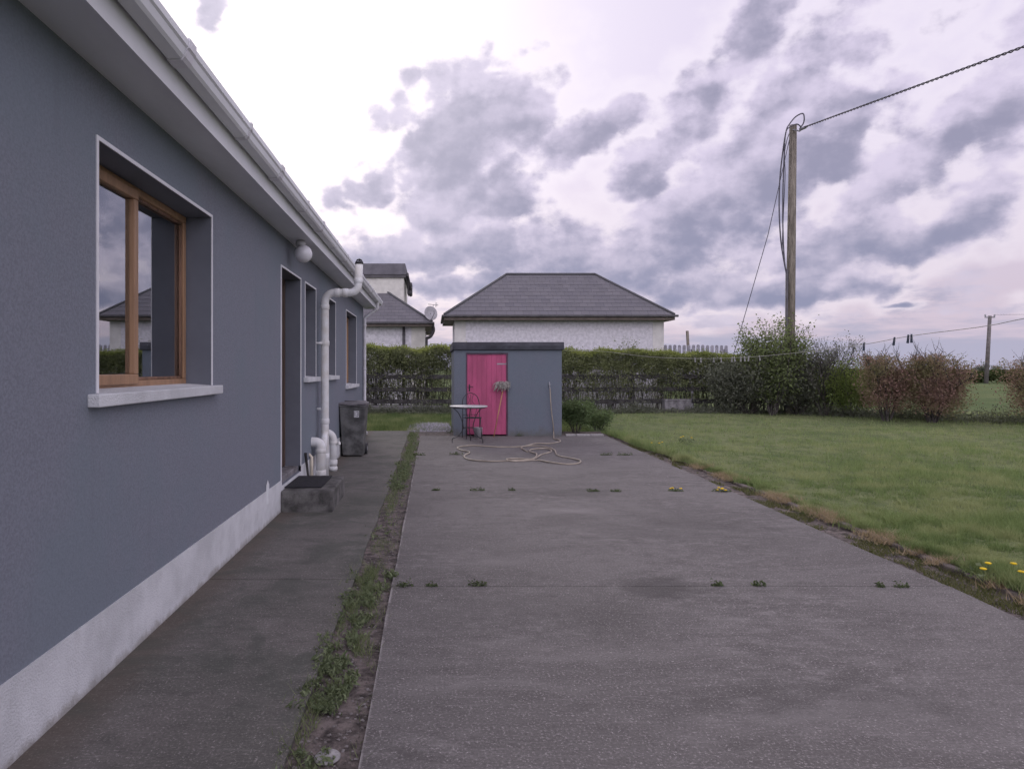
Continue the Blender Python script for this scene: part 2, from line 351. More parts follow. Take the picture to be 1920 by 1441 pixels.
def concrete(name, c1, c2, c3, path=False):
    m = bpy.data.materials.new(name); m.use_nodes = True; nt = m.node_tree; bs = nt.nodes['Principled BSDF']; B = NB(nt)
    o = B.n('ShaderNodeTexCoord').outputs['Object']
    wv = B.n('ShaderNodeTexNoise'); B.put(wv.inputs['Vector'], o); wv.inputs['Scale'].default_value = 2.3; wv.inputs['Detail'].default_value = 5
    w0 = B.n('ShaderNodeVectorMath', operation='MULTIPLY_ADD'); B.put(w0.inputs[0], wv.outputs['Color']); w0.inputs[1].default_value = (.9, .7, 0); 
    w00 = B.n('ShaderNodeVectorMath', operation='ADD'); B.put(w00.inputs[0], o); w00.inputs[1].default_value = (-.45, -.35, 0); nt.links.new(w00.outputs[0], w0.inputs[2]); ow = w0.outputs[0]
    big = B.noise(B.mapv(o, (.6, 1.2, 1)), .9, 6, .7, .8)
    mid = B.noise(B.mapv(o, (1, 1.6, 1)), 5.5, 6, .75)
    brush = B.noise(B.mapv(o, (1.0, 11, 1)), 3.5, 6, .75)
    sp = B.noise(o, 80, 4, .8); sp2 = B.noise(o, 26, 6, .8)
    dk = tuple(v*.62 for v in c1)
    c = B.mix(B.ss(big, .36, .64), c1, c2)
    c = B.mix(B.m('MULTIPLY', B.ss(mid, .48, .72), B.m('MULTIPLY', B.ss(B.noise(o, .7, 3, .6), .42, .6), .6)), c, c3)
    c = B.mix(B.m('MULTIPLY', B.ss(mid, .50, .32), .45), c, dk)
    c = B.mix(B.m('MULTIPLY', B.ss(brush, .52, .72), .48), c, c3)
    fleck = B.m('MULTIPLY', B.ss(sp, .52, .66), B.m('MULTIPLY_ADD', B.ss(sp2, .42, .60), .85, .10))
    c = B.mix(fleck, c, tuple(v*1.7 for v in c3))
    pit = B.m('MULTIPLY', B.ss(sp, .48, .34), .6)
    c = B.mix(pit, c, dk)
    for (sx, sy, rx, ry, am) in ([(.0, 6.6, .5, .18, .35)] if path else [(1.62, 4.72, .34, .20, .55), (1.75, 8.5, .6, .3, .3), (1.9, 3.1, .7, .3, .3), (.6, 4.2, .8, .4, .22), (2.4, 6.5, .9, .5, .22)]):
        d = B.n('ShaderNodeVectorMath', operation='LENGTH'); B.put(d.inputs[0], B.mapv(ow, (1/rx, 1/ry, 0), (-sx/rx, -sy/ry, 0)))
        k = B.m('MULTIPLY', B.m('SUBTRACT', 1.0, B.ss(B.m('ADD', d.outputs['Value'], B.m('MULTIPLY', sp2, .5)), .7, 1.5)), am)
        c = B.mix(k, c, tuple(v*.5 for v in c1))
    if not path:
        se = B.n('ShaderNodeSeparateXYZ'); B.put(se.inputs[0], o)
        ke = B.m('MULTIPLY', B.m('SUBTRACT', 1.0, B.ss(B.m('ADD', se.outputs[0], B.m('MULTIPLY', B.m('SUBTRACT', sp2, .5), .03)), -.284, -.268)), B.ss(B.noise(o, 4.0, 4, .6), .42, .55))
        c = B.mix(B.m('MULTIPLY', ke, .6), c, tuple(v*1.5 for v in c3))
        for (sx, sy, rx, ry, am) in [(1.45, 7.35, .5, .18, .4), (1.5, 2.95, .8, .16, .22), (.3, 3.3, .5, .12, .22), (.8, 3.7, 1.1, .12, .2), (.35, 5.4, .6, .3, .2)]:
            d = B.n('ShaderNodeVectorMath', operation='LENGTH'); B.put(d.inputs[0], B.mapv(ow, (1/rx, 1/ry, 0), (-sx/rx, -sy/ry, 0)))
            k = B.m('MULTIPLY', B.m('SUBTRACT', 1.0, B.ss(B.m('ADD', d.outputs['Value'], B.m('MULTIPLY', sp2, 2.2)), 1.0, 2.4)), am)
            c = B.mix(k, c, tuple(v*1.1 for v in c3))
    else:   # mossy dirt band along the foot of the wall and algae patches
        sx = B.n('ShaderNodeSeparateXYZ'); B.put(sx.inputs[0], o)
        k = B.m('SUBTRACT', 1.0, B.ss(B.m('ADD', sx.outputs[0], B.m('MULTIPLY', sp2, .25)), -1.42, -1.2))
        c = B.mix(B.m('MULTIPLY', k, .6), c, (.095, .075, .058))
        c = B.mix(B.m('MULTIPLY', B.ss(B.noise(o, 1.7, 5, .7, .5), .48, .62), .55), c, (.075, .082, .068))
    B.put(bs.inputs['Base Color'], c); bs.inputs['Roughness'].default_value = .9; bs.inputs['Specular IOR Level'].default_value = .25
    bn = B.n('ShaderNodeBump'); bn.inputs['Strength'].default_value = .3; bn.inputs['Distance'].default_value = .002
    B.put(bn.inputs['Height'], B.m('ADD', sp, B.m('MULTIPLY', brush, .3))); nt.links.new(bn.outputs[0], bs.inputs['Normal'])
    return m
M_drive = concrete('driveway_concrete', (.112, .103, .099), (.150, .139, .134), (.27, .252, .244))
M_path = concrete('path_concrete', (.112, .108, .096), (.145, .134, .123), (.23, .215, .20), True)
def grassground(name, c1, c2, c3, s=1.0):
    m = bpy.data.materials.new(name); m.use_nodes = True; nt = m.node_tree; bs = nt.nodes['Principled BSDF']; B = NB(nt)
    o = B.n('ShaderNodeTexCoord').outputs['Object']
    c = B.mix(B.ss(B.noise(o, .35*s, 5, .6), .35, .65), c1, c2)
    c = B.mix(B.m('MULTIPLY', B.ss(B.noise(B.mapv(o, (1, .6, 1)), 3*s, 6, .7), .42, .66), .7), c, c3)
    B.put(bs.inputs['Base Color'], c); bs.inputs['Roughness'].default_value = 1; bs.inputs['Specular IOR Level'].default_value = .05
    bn = B.n('ShaderNodeBump'); bn.inputs['Strength'].default_value = .8; bn.inputs['Distance'].default_value = .04
    B.put(bn.inputs['Height'], B.noise(o, 14*s, 5, .7)); nt.links.new(bn.outputs[0], bs.inputs['Normal'])
    return m
M_field = grassground('field_grass', (.10, .14, .06), (.14, .17, .075), (.08, .11, .045), .3)
M_lawn = grassground('lawn_turf', (.14, .17, .08), (.20, .22, .11), (.08, .11, .05), 1)
def slate(name, c1, c2):
    m = bpy.data.materials.new(name); m.use_nodes = True; nt = m.node_tree; bs = nt.nodes['Principled BSDF']; B = NB(nt)
    uv = B.n('ShaderNodeTexCoord').outputs['UV']
    br = B.n('ShaderNodeTexBrick'); B.put(br.inputs['Vector'], uv); br.inputs['Scale'].default_value = 1
    br.inputs['Brick Width'].default_value = .32; br.inputs['Row Height'].default_value = .25; br.inputs['Mortar Size'].default_value = .008
    br.inputs['Color1'].default_value = (*c1, 1); br.inputs['Color2'].default_value = (*c2, 1); br.inputs['Mortar'].default_value = (.075, .075, .082, 1)
    n = B.noise(uv, 2.5, 5, .6); B.put(bs.inputs['Base Color'], B.mix(B.ss(n, .3, .75), br.outputs[0], B.mix(.5, br.outputs[0], (.12, .115, .12))))
    bs.inputs['Roughness'].default_value = .65; return m
M_slate = slate('roof_slates', (.125, .12, .135), (.16, .152, .165))
def glass():
    m = bpy.data.materials.new('window_glass'); m.use_nodes = True; nt = m.node_tree; nt.nodes.clear(); B = NB(nt)
    g = B.n('ShaderNodeBsdfGlossy'); g.inputs['Roughness'].default_value = .015; g.inputs[0].default_value = (.9, .92, .95, 1)
    t = B.n('ShaderNodeBsdfTransparent'); t.inputs[0].default_value = (.75, .78, .78, 1)
    fr = B.n('ShaderNodeFresnel'); fr.inputs[0].default_value = 1.6
    f = B.m('MULTIPLY_ADD', fr.outputs[0], 1.7, .26, clamp=True)
    mx = B.n('ShaderNodeMixShader'); B.put(mx.inputs[0], f); nt.links.new(t.outputs[0], mx.inputs[1]); nt.links.new(g.outputs[0], mx.inputs[2])
    nt.links.new(mx.outputs[0], B.n('ShaderNodeOutputMaterial').inputs[0]); return m
M_glass = glass()

# ================================================================== GROUND
def sheet(name, x0, x1, y0, y1, z, m, nx=1, ny=1):
    o = MB()
    for i in range(nx):
        for j in range(ny):
            a, c = x0+(x1-x0)*i/nx, x0+(x1-x0)*(i+1)/nx; d, e = y0+(y1-y0)*j/ny, y0+(y1-y0)*(j+1)/ny
            o.quad((a, d, z), (c, d, z), (c, e, z), (a, e, z))
    return tag(o.build(name, m), kind='structure')
sheet('ground', -3000, 3000, -3000, 3000, -.06, M_field)
sheet('soil', -1.75, 4.6, -6, 17.0, -.024, M_soil)
drx = lambda y: 3.42+.03*y                       # right edge of the drive
dr = MB(); J = [-6, 1.10, 4.80, 8.59, 12.1, 15.62]
for a, c in zip(J[:-1], J[1:]):
    g = .004; y0, y1 = a+g, c-g
    nseg = 6
    L = []; Rr = []
    for k in range(nseg+1):
        y = y0+(y1-y0)*k/nseg
        L.append((-.285+random.uniform(-.006, .006), y)); Rr.append((drx(y)+random.uniform(-.02, .02), y))
    top = [(*p, 0) for p in L]+[(*p, 0) for p in Rr[::-1]]; bot = [(p[0], p[1], -.05) for p in top]; n = len(top)
    dr.add(top+bot, [tuple(range(n))]+[(i, (i+1) % n, n+(i+1) % n, n+i) for i in range(n)])
tag(dr.build('driveway', M_drive), kind='structure')
ed = MB()
for a, c in [(3.0, 3.22), (3.24, 3.55), (3.57, 3.86)]: ed.box(a, c, 15.64, 15.76, -.05, .035, bev=.008)
tag(ed.build('kerb', M_stone), kind='structure')
pa = MB()
for a, c in zip([-6, 4.96, 10.5], [4.95, 10.49, 16.9]):
    top = [(-1.64, a, 0), (-.56, a, 0)]; nn = 14
    edge = [(-.56+random.uniform(-.012, .012), a+(c-a)*k/nn, 0) for k in range(1, nn)]
    top = [(-1.70, a, 0), (-.56, a, 0)]+edge+[(-.56, c, 0), (-1.70, c, 0)]; n = len(top); bot = [(p[0], p[1], -.05) for p in top]
    pa.add(top+bot, [tuple(range(n))]+[(i, (i+1) % n, n+(i+1) % n, n+i) for i in range(n)])
tag(pa.build('path', M_path), kind='structure')
# concrete edging along the lawn
kb = MB(); y = -3.0
while y < 10.9:
    l = .9; x = drx(y)+.29+random.uniform(-.008, .008); x2 = drx(y+l)+.29+random.uniform(-.008, .008); zt = .022+random.uniform(-.012, .010)-(.02*max(0, y-7)/4)
    M_ = Matrix.Translation((x, y, 0)) @ Matrix.Rotation(-math.atan2(x2-x, l), 4, 'Z')
    kb.box(0, .075, 0.006, l-.006, -.06, zt, M=M_ @ Matrix.Rotation(random.uniform(-.02, .02), 4, 'Z') @ Matrix.Rotation(random.uniform(-.06, .06), 4, 'Y'), bev=.014); y += l
tag(kb.build('edging_kerb', mat('edging_concrete', (.17, .145, .13), .95, .3, 6, .8, 60)), kind='structure')
# lawn sheet: slightly uneven
lw = MB(); nx, ny = 40, 50
def lz(x, y): return .02+.012*math.sin(x*1.3+y*.7)+.01*math.sin(y*1.9-x*.4)
vv = []; ff = []
for j in range(ny+1):
    y = -4+28.6*j/ny; xl = drx(y)+.36
    for i in range(nx+1):
        x = xl+(34-xl)*(i/nx)**1.6; vv.append((x, y, lz(x, y) if i > 0 else .0))
for j in range(ny):
    for i in range(nx): k = j*(nx+1)+i; ff.append((k, k+1, k+nx+2, k+nx+1))
lw.add(vv, ff, True); tag(lw.build('lawn', M_lawn), kind='structure')

# ================================================================== BUNGALOW
WX = -1.61; YE = 16.0; Y0 = -5.0; SO = 2.93
house = empty('bungalow', (-5.6, 5.5, 0), 'dark grey rendered bungalow with white plinth, gutter and oak framed windows filling the left side', 'house')
def HP(mb, name, m, parent=house):                    # parts are modelled in world space, house sits at its own base
    o = mb.build(name, m); o.parent = parent
    o.matrix_parent_inverse = Matrix.Translation(-Vector(parent_world(parent))); return o
def parent_world(p):
    v = Vector((0, 0, 0))
    while p:
        v += p.location if p.type == 'EMPTY' else Vector((0, 0, 0)); p = p.parent if p.type != 'EMPTY' else None
    return v
def SP(mb, name, m, parent):                          # sub-part: parent mesh already has its origin at the world origin
    o = mb.build(name, m); o.parent = parent; return o
ops = [(3.33, 5.03, 1.385, 2.60), (7.34, 8.41, .27, 2.585), (8.72, 9.51, 1.40, 2.587), (10.62, 11.43, 1.40, 2.59), (12.84, 14.53, 1.20, 2.59)]
RV = .18
wl = MB(); rvs = []
ys = [Y0]+[v for o in ops for v in o[:2]]+[YE]
for a, c in zip(ys[:-1], ys[1:]):
    o = [q for q in ops if q[0] == a and q[1] == c]
    z0 = .0
    if o:
        _, _, zb, zt = o[0]
        wl.quad((WX, a, z0), (WX, c, z0), (WX, c, zb), (WX, a, zb)); wl.quad((WX, a, zt), (WX, c, zt), (WX, c, SO), (WX, a, SO))
        i = WX-RV-.10; rv = MB(); rvs.append(rv)
        for q in [((WX, a, zb), (WX, a, zt), (i, a, zt), (i, a, zb)), ((WX, c, zb), (WX, c, zt), (i, c, zt), (i, c, zb)), ((WX, a, zt), (WX, c, zt), (i, c, zt), (i, a, zt)), ((WX, a, zb), (WX, c, zb), (i, c, zb), (i, a, zb))]: rv.quad(*q)
    else: wl.quad((WX, a, z0), (WX, c, z0), (WX, c, SO), (WX, a, SO))
XB = -9.6
for q in [((WX, YE, 0), (XB, YE, 0), (XB, YE, SO), (WX, YE, SO)), ((WX, Y0, 0), (XB, Y0, 0), (XB, Y0, SO), (WX, Y0, SO)), ((XB, Y0, 0), (XB, YE, 0), (XB, YE, SO), (XB, Y0, SO))]: wl.quad(*q)
for yy in (Y0, YE): wl.add([(WX, yy, SO), (XB, yy, SO), ((WX+XB)/2, yy, SO+2.75)], [(0, 1, 2)])
HP(wl, 'wall', M_render)
for rv in rvs: HP(rv, 'reveal', M_reveal)
# inner leaf of the rooms
rm = MB()
for q in [((-5.6, Y0+.1, .3), (-5.6, YE-.1, .3), (-5.6, YE-.1, 2.9), (-5.6, Y0+.1, 2.9)), ((-5.6, Y0+.1, .3), (WX-.3, Y0+.1, .3), (WX-.3, YE-.1, .3), (-5.6, YE-.1, .3)), ((-5.6, 2.0, .3), (WX-.3, 2.0, .3), (WX-.3, 2.0, 2.9), (-5.6, 2.0, 2.9)), ((-5.6, 6.8, .3), (WX-.3, 6.8, .3), (WX-.3, 6.8, 2.9), (-5.6, 6.8, 2.9)), ((-5.6, Y0+.1, 2.9), (WX-.3, Y0+.1, 2.9), (WX-.3, YE-.1, 2.9), (-5.6, YE-.1, 2.9))]: rm.quad(*q)
HP(rm, 'room', mat('room_walls', (.30, .28, .27), .9, .05, 2))
# plinth: stands 6 mm proud
pl = MB(); PX = WX+.008
pl.box(WX-.02, PX, Y0, 7.34, -.03, .325); pl.box(WX-.02, PX, 7.34, 8.41, -.03, .262); pl.box(WX-.02, PX, 8.41, YE, -.03, .33); pl.box(XB, PX, YE-.0, YE+.008, -.03, .33)
# painted-over pipe stub that rises from the plinth
pl.add([(PX-.004+.016*math.sin(a), 6.72+.045*math.cos(a), z) for z in (.20, .38) for a in [math.pi*k/8 for k in range(9)]]+[(PX+.0, 6.72, .43)],
       [(i, i+1, 10+i, 9+i) for i in range(8)]+[(9+i, 10+i, 18) for i in range(8)], True)
HP(pl, 'plinth', M_plinth)
# soffit, fascia, gutter
EY0, EY = Y0-.3, 16.35
sf = MB().box(-1.62, -1.350, EY0, EY, SO, SO+.012); sf.box(XB-.28, XB+.01, EY0, EY, SO, SO+.012); HP(sf, 'soffit', M_upvc)
fa = MB().box(-1.349, -1.335, EY0, EY+.0, SO-.012, SO+.205); fa.box(-1.62, -1.336, EY, EY+.014, SO-.012, SO+.17); HP(fa, 'fascia', M_upvc)
gprof = [(-1.331, 3.11), (-1.331, 3.065), (-1.315, 3.035), (-1.245, 3.035), (-1.232, 3.05), (-1.222, 3.085), (-1.212, 3.095), (-1.210, 3.128), (-1.217, 3.130), (-1.219, 3.10), (-1.230, 3.09), (-1.238, 3.055), (-1.25, 3.041), (-1.31, 3.041), (-1.326, 3.066), (-1.326, 3.11)]
gt = HP(MB().prism(gprof, EY0, 16.75), 'gutter', M_upvc)
for i, yy in enumerate([-2.4, -.2, 1.2, 2.4, 3.48, 4.62, 5.6, 6.75, 7.7, 8.8, 9.9, 10.9, 12, 13, 14, 15, 16]):
    u = MB(); wd = .05 if i % 2 == 0 else .018; k = .004
    pr = [(-1.334, 3.12), (-1.334, 3.06), (-1.318, 3.03), (-1.243, 3.03), (-1.227, 3.047), (-1.216, 3.082), (-1.206, 3.092), (-1.203, 3.136), (-1.212, 3.138), (-1.215, 3.131)]
    inner = [(-1.2095, 3.13), (-1.2115, 3.0955), (-1.2215, 3.0855), (-1.2315, 3.0505), (-1.2448, 3.0345), (-1.315, 3.0345), (-1.3305, 3.0648), (-1.3305, 3.12)]
    u.prism(pr+inner, yy-wd, yy+wd); SP(u, 'gutter_union' if wd > .03 else 'gutter_bracket', M_upvc2, gt)
# roof (behind the gutter)
def hiproof(mb, quads, row=.25, lift=.008):
    for (e0, e1, r1, r0) in quads:                       # eave left, eave right, ridge right, ridge left
        e0, e1, r1, r0 = map(Vector, (e0, e1, r1, r0)); ud = (e1-e0).normalized(); up = ((r0-e0)-ud*(r0-e0).dot(ud)); S = up.length; n = max(1, round(S/row)); nn = ud.cross(up).normalized()
        if nn.z < 0: nn = -nn
        for k in range(n):
            a, c = k/n, (k+1)/n; A = e0.lerp(r0, a)+nn*lift; B_ = e1.lerp(r1, a)+nn*lift; Cc = e1.lerp(r1, c); Dd = e0.lerp(r0, c)
            uv = [((p-e0).dot(ud), (p-e0).dot(up.normalized())*(row/(S/n))) for p in (A, B_, Cc, Dd)]
            q = (A, B_, Cc, Dd); mb.quad(*q, uv=uv)
            mb.quad(A-nn*lift, B_-nn*lift, B_, A, uv=[uv[0], uv[1], uv[1], uv[0]])
XM = (WX+XB)/2; RZ = 3.13+(XM+1.34)*-.62
rf = MB(); hiproof(rf, [((-1.30, EY0, 3.11), (-1.30, EY, 3.11), (XM, EY, RZ), (XM, EY0, RZ)), ((XB-.3, EY, 3.11), (XB-.3, EY0, 3.11), (XM, EY0, RZ), (XM, EY, RZ))])
HP(rf, 'roof', M_slate)
bb = MB()
for s_ in (1, -1):
    xe = -1.345 if s_ > 0 else XB-.26
    bb.add([(xe, EY, 2.96), (XM, EY, RZ-.16), (XM, EY, RZ-.01), (xe, EY, 3.10), (xe, EY+.02, 2.96), (XM, EY+.02, RZ-.16), (XM, EY+.02, RZ-.01), (xe, EY+.02, 3.10)], [(0, 1, 2, 3), (4, 5, 6, 7), (0, 1, 5, 4), (3, 2, 6, 7), (0, 3, 7, 4)])
HP(bb, 'bargeboard', M_upvc)
# windows
def frame_boxes(mb, x0, x1, y0, y1, z0, z1, t, bev=.006):
    mb.box(x0, x1, y0, y1, z0, z0+t, bev=bev); mb.box(x0, x1, y0, y1, z1-t, z1, bev=bev)
    mb.box(x0+.001, x1-.001, y0, y0+t, z0+t, z1-t, bev=bev); mb.box(x0+.001, x1-.001, y1-t, y1, z0+t, z1-t, bev=bev)
def window(y0, y1, z0, z1, lights, sash=(), fm=M_wood, label=None):
    xo = WX-RV; w = MB(); frame_boxes(w, xo-.07, xo, y0, y1, z0, z1, .048)
    n = lights; yy = [y0+(y1-y0)*k/n for k in range(n+1)]
    for k in range(1, n): w.box(xo-.068, xo-.001, yy[k]-.03, yy[k]+.03, z0+.048, z1-.048, bev=.006)
    wo = HP(w, 'window', fm)
    if label: wo['label'] = label
    for k in range(n):
        a = yy[k]+(.049 if k == 0 else .031); c = yy[k+1]-(.049 if k == n-1 else .031)
        g0, g1, gz0, gz1, gx = a, c, z0+.049, z1-.049, xo-.035
        if k in sash:
            s = MB(); frame_boxes(s, xo-.05, xo+.018, a-.028, c+.028, z0+.026, z1-.026, .060); SP(s, 'sash', fm, wo); g0, g1, gz0, gz1, gx = a+.030, c-.030, z0+.084, z1-.084, xo-.012
        else:
            s = MB(); frame_boxes(s, xo-.034, xo-.012, a, c, z0+.049, z1-.049, .018, .003); SP(s, 'glazing_bead', M_wood2, wo)
        SP(MB().box(gx-.004, gx, g0, g1, gz0, gz1), 'pane', M_glass, wo)
        gs = MB(); frame_boxes(gs, gx-.022, gx-.0045, g0, g1, gz0, gz1, .022, 0); SP(gs, 'spacer_bar', mat('spacer', (.45, .45, .47), .5), wo)
    si = MB(); e = .10
    si.add([(xo-.0, y0-.0, z0+.012), (xo, y1, z0+.012), (WX+.055, y1+0, z0-.004), (WX+.055, y0, z0-.004), (xo, y0, z0-.02), (xo, y1, z0-.02), (WX+.055, y1, z0-.02), (WX+.055, y0, z0-.02)], [(0, 1, 2, 3), (4, 5, 6, 7), (0, 1, 5, 4), (2, 3, 7, 6), (0, 3, 7, 4), (1, 2, 6, 5)])
    si.box(WX-.002, WX+.058, y0-e, y1+e, z0-.064, z0-.002, bev=.006)
    SP(si, 'sill', M_plinth, wo)
    tr = MB(); t = .02; xa, xb = WX-.002, WX+.006
    tr.box(xa, xb, y0-t, y0, z0-.0, z1+t); tr.box(xa, xb, y1, y1+t, z0-.0, z1+t); tr.box(xa, xb, y0, y1, z1, z1+t)
    SP(tr, 'bead', M_trim, wo); return wo
w1 = window(*ops[0], 2, (0,), label='large oak framed two light window nearest the camera')
window(*ops[2], 1, (0,), label='narrow window just past the back door')
window(*ops[3], 1, (0,), label='narrow window half hidden by the soil pipe')
window(*ops[4], 2, (1,), label='lower window at the far end of the wall')
# curtains seen in the big window
for (ya, yb) in ((3.36, 3.62), (4.86, 5.0)):
    cu = MB(); n = 40; vs = []
    for k in range(n+1):
        y = ya+(yb-ya)*k/n; x = WX-RV-.17+.02*math.sin(k*1.3); vs += [(x, y, 1.36), (x, y, 2.62)]
    cu.add(vs, [(2*k, 2*k+2, 2*k+3, 2*k+1) for k in range(n)], True)
    SP(cu, 'curtain', mat('curtain_cloth', (.40, .38, .38), .9), w1)
# door
xo = WX-RV; dm = MB(); a, c, z0, z1 = ops[1]
frame_boxes(dm, xo-.07, xo, a, c, z0, z1, .06)
dm.box(xo-.06, xo-.012, a+.062, c-.062, z0+.062, z1-.062, bev=.004)
for zz in ((.45, 1.15), (1.35, 2.42)):
    for (ya, yb) in ((a+.17, (a+c)/2-.05), ((a+c)/2+.05, c-.17)): frame_boxes(dm, xo-.014, xo+.004, ya, yb, zz[0], zz[1], .03, .004)
dr_ = HP(dm, 'door', mat('dark_brown_door', (.10, .068, .055), .5, .12, 3, stretch=(6, 6, .6))); dr_['label'] = 'brown panelled back door set deep in the wall'
hd = MB().box(xo-.012, xo+.004, a+.09, a+.13, 1.25, 1.50, bev=.004); hd.tube([(xo, a+.11, 1.43), (xo+.05, a+.11, 1.43), (xo+.05, a+.23, 1.43)], .009, 8); SP(hd, 'handle', M_galv, dr_)
tr = MB(); t = .02; tr.box(WX-.002, WX+.009, a-t, a, .22, z1+t); tr.box(WX-.002, WX+.009, c, c+t, .22, z1+t); tr.box(WX-.002, WX+.009, a, c, z1, z1+t); SP(tr, 'bead', M_trim, dr_)
SP(MB().box(xo-.06, WX-.03, a+.001, c-.001, .225, .33, bev=.006), 'threshold', M_block, dr_)
# globe lamp
lb = MB().lathe([(.0, 0), (.055, 0), (.055, .035), (.045, .06), (.0, .06)], (-1.47, 7.7, SO-.062)); lo = HP(lb, 'wall_lamp', M_upvc2)
gl = MB(); prof = [(.098*math.sin(math.pi*k/16)+1e-4, -.098*math.cos(math.pi*k/16)) for k in range(17)]
gl.lathe(prof, (-1.44, 7.7, SO-.062-.088), 28); SP(gl, 'globe', mat('opal_glass', (.74, .73, .76), .25, .03, 4, spec=.5), lo)
# soil pipe
def collar(mb, p, d, r=.062, l=.07):
    p = Vector(p); d = Vector(d).normalized(); mb.tube([p-d*l/2, p-d*(l/2-.006), p+d*(l/2-.006), p+d*l/2], [r-.004, r, r, r-.004], 18)
sp = MB(); SX, SY = -1.50, 9.62; r_ = .055
path = [(SX, SY, .0), (SX, SY, .5), (SX, SY, 1.5), (SX, SY, 2.40)]
for k in range(7): t = math.pi/2*k/6; path.append((SX+.13*(1-math.cos(t)), SY, 2.43+.13*math.sin(t)))
path += [(-1.24, SY, 2.56), (-1.16, SY, 2.56)]
for k in range(7): t = math.pi/2*k/6; path.append((-1.15+.11*math.sin(t), SY-.0, 2.67-.11*math.cos(t)))
path += [(-1.035, SY, 2.75), (-1.025, SY, 2.96)]
sp.tube(path, r_, 20)
for (p, d) in [((SX, SY, 2.36), (0, 0, 1)), ((-1.33, SY, 2.56), (1, 0, 0)), ((-1.22, SY, 2.56), (1, 0, 0)), ((-1.037, SY, 2.73), (0, 0, 1)), ((SX, SY, 1.86), (0, 0, 1)), ((SX, SY, .78), (0, 0, 1)), ((SX, SY, .30), (0, 0, 1))]: collar(sp, p, d)
spo = HP(sp, 'soil_pipe', M_pipe); spo['label'] = 'white soil pipe that bends out round the gutter'
cap = MB(); cap.tube([(-1.025, SY, 2.955), (-1.025, SY, 2.985)], .058, 18); 
for k in range(8):
    an = math.pi*k/8; cap.tube([(-1.025+.054*math.cos(an), SY+.054*math.sin(an), 2.98), (-1.025+.03*math.cos(an), SY+.03*math.sin(an), 3.02), (-1.025, SY, 3.032), (-1.025-.03*math.cos(an), SY-.03*math.sin(an), 3.02), (-1.025-.054*math.cos(an), SY-.054*math.sin(an), 2.98)], .004, 6)
SP(cap, 'vent_cap', M_black, spo)
br = MB().tube([(WX, SY-.10, 1.86), (SX-.07, SY-.09, 1.86), (SX-.045, SY-.09, 1.86), (SX-.045, SY-.05, 1.86)], [.012, .012, .018, .018], 8); SP(br, 'pipe_clip', M_pipe, spo)
br = MB().tube([(WX-.01, SY, .95), (SX, SY, .95)], .02, 8); SP(br, 'pipe_clip', M_pipe, spo)
def cane(y, ztop, xo2, rr, name='waste_pipe'):
    m_ = MB(); R_ = .075 if rr > .06 else .11; pts = [(WX-.02, y, ztop-rr), (WX+.005, y, ztop-rr)]; cx = xo2-R_
    for k in range(9): t = math.pi/2*k/8; pts.append((cx+R_*math.sin(t), y, ztop-rr-R_+R_*math.cos(t)))
    pts.append((xo2, y, 0)); m_.tube(pts, rr, 20)
    collar(m_, (xo2, y, ztop-rr-R_-.04), (0, 0, 1), rr+.007, .05); collar(m_, (xo2, y, .13), (0, 0, 1), rr+.007, .07); collar(m_, (xo2, y, .04), (0, 0, 1), rr+.009, .05)
    return m_
c1 = cane(9.20, .60, -1.490, .064); 
c1.tube(spline([(SX, SY-.0, .62), (SX+.02, SY-.25, .50), (-1.50, 9.34, .36), (-1.495, 9.26, .22)], 5), .05, 14)
HP(c1, 'waste_pipe', M_pipe)
c2 = cane(10.25, .62, -1.475, .055); c2.tube([(-1.475+.05, 10.25, .40), (-1.475+.085, 10.22, .41)], .018, 10); c2.tube([(-1.475+.085, 10.22, .41), (-1.475+.10, 10.21, .415)], .024, 10)
HP(c2, 'waste_pipe', M_pipe)
# small pipes at the wall by the step
q = MB().tube([(-1.575, 9.0, 0), (-1.575, 9.0, .36), (-1.615, 9.0, .40)], .02, 10); HP(q, 'overflow_pipe', mat('aged_pvc', (.62, .56, .45), .5, .1, 5))
# rainwater downpipe at the far corner
dp = MB(); DX, DY = -1.565, 15.86
dp.tube(spline([(-1.27, 15.86, 3.03), (-1.27, 15.86, 2.93), (-1.30, 15.86, 2.86), (-1.50, 15.86, 2.72), (-1.56, 15.86, 2.66), (DX, DY, 2.58)], 5)+[(DX, DY, .10), (DX+.05, DY-.08, .04)], .036, 14)
dpo = HP(dp, 'downpipe', M_upvc2)
for zz in (2.5, 1.5, .6):
    m_ = MB(); collar(m_, (DX, DY, zz), (0, 0, 1), .042, .05); SP(m_, 'pipe_clip', M_upvc2, dpo)

# doorstep & mat
st_ = MB(); st_.box(WX+.009, -1.06, 7.28, 8.34, -.02, .222, bev=.018)
tag(st_.build('doorstep', M_oldconc), 'weathered concrete step in front of the bungalow back door', 'step')
mt = MB().box(-1.60, -1.20, 7.46, 8.25, .223, .236, bev=.005)
tag(mt.build('door_mat', mat('black_rubber_mat', (.03, .03, .034), .9, .2, 40, .6, 120)), 'black rubber mat lying on the concrete doorstep', 'mat')
# stick leaning on the plinth behind the step
tag(MB().tube([(-1.53, 8.60, .002), (-1.590, 8.64, .46)], [.013, .017], 8).build('wooden_stick', M_fence), 'short dark stick leaning on the wall beside the white pipes', 'stick')

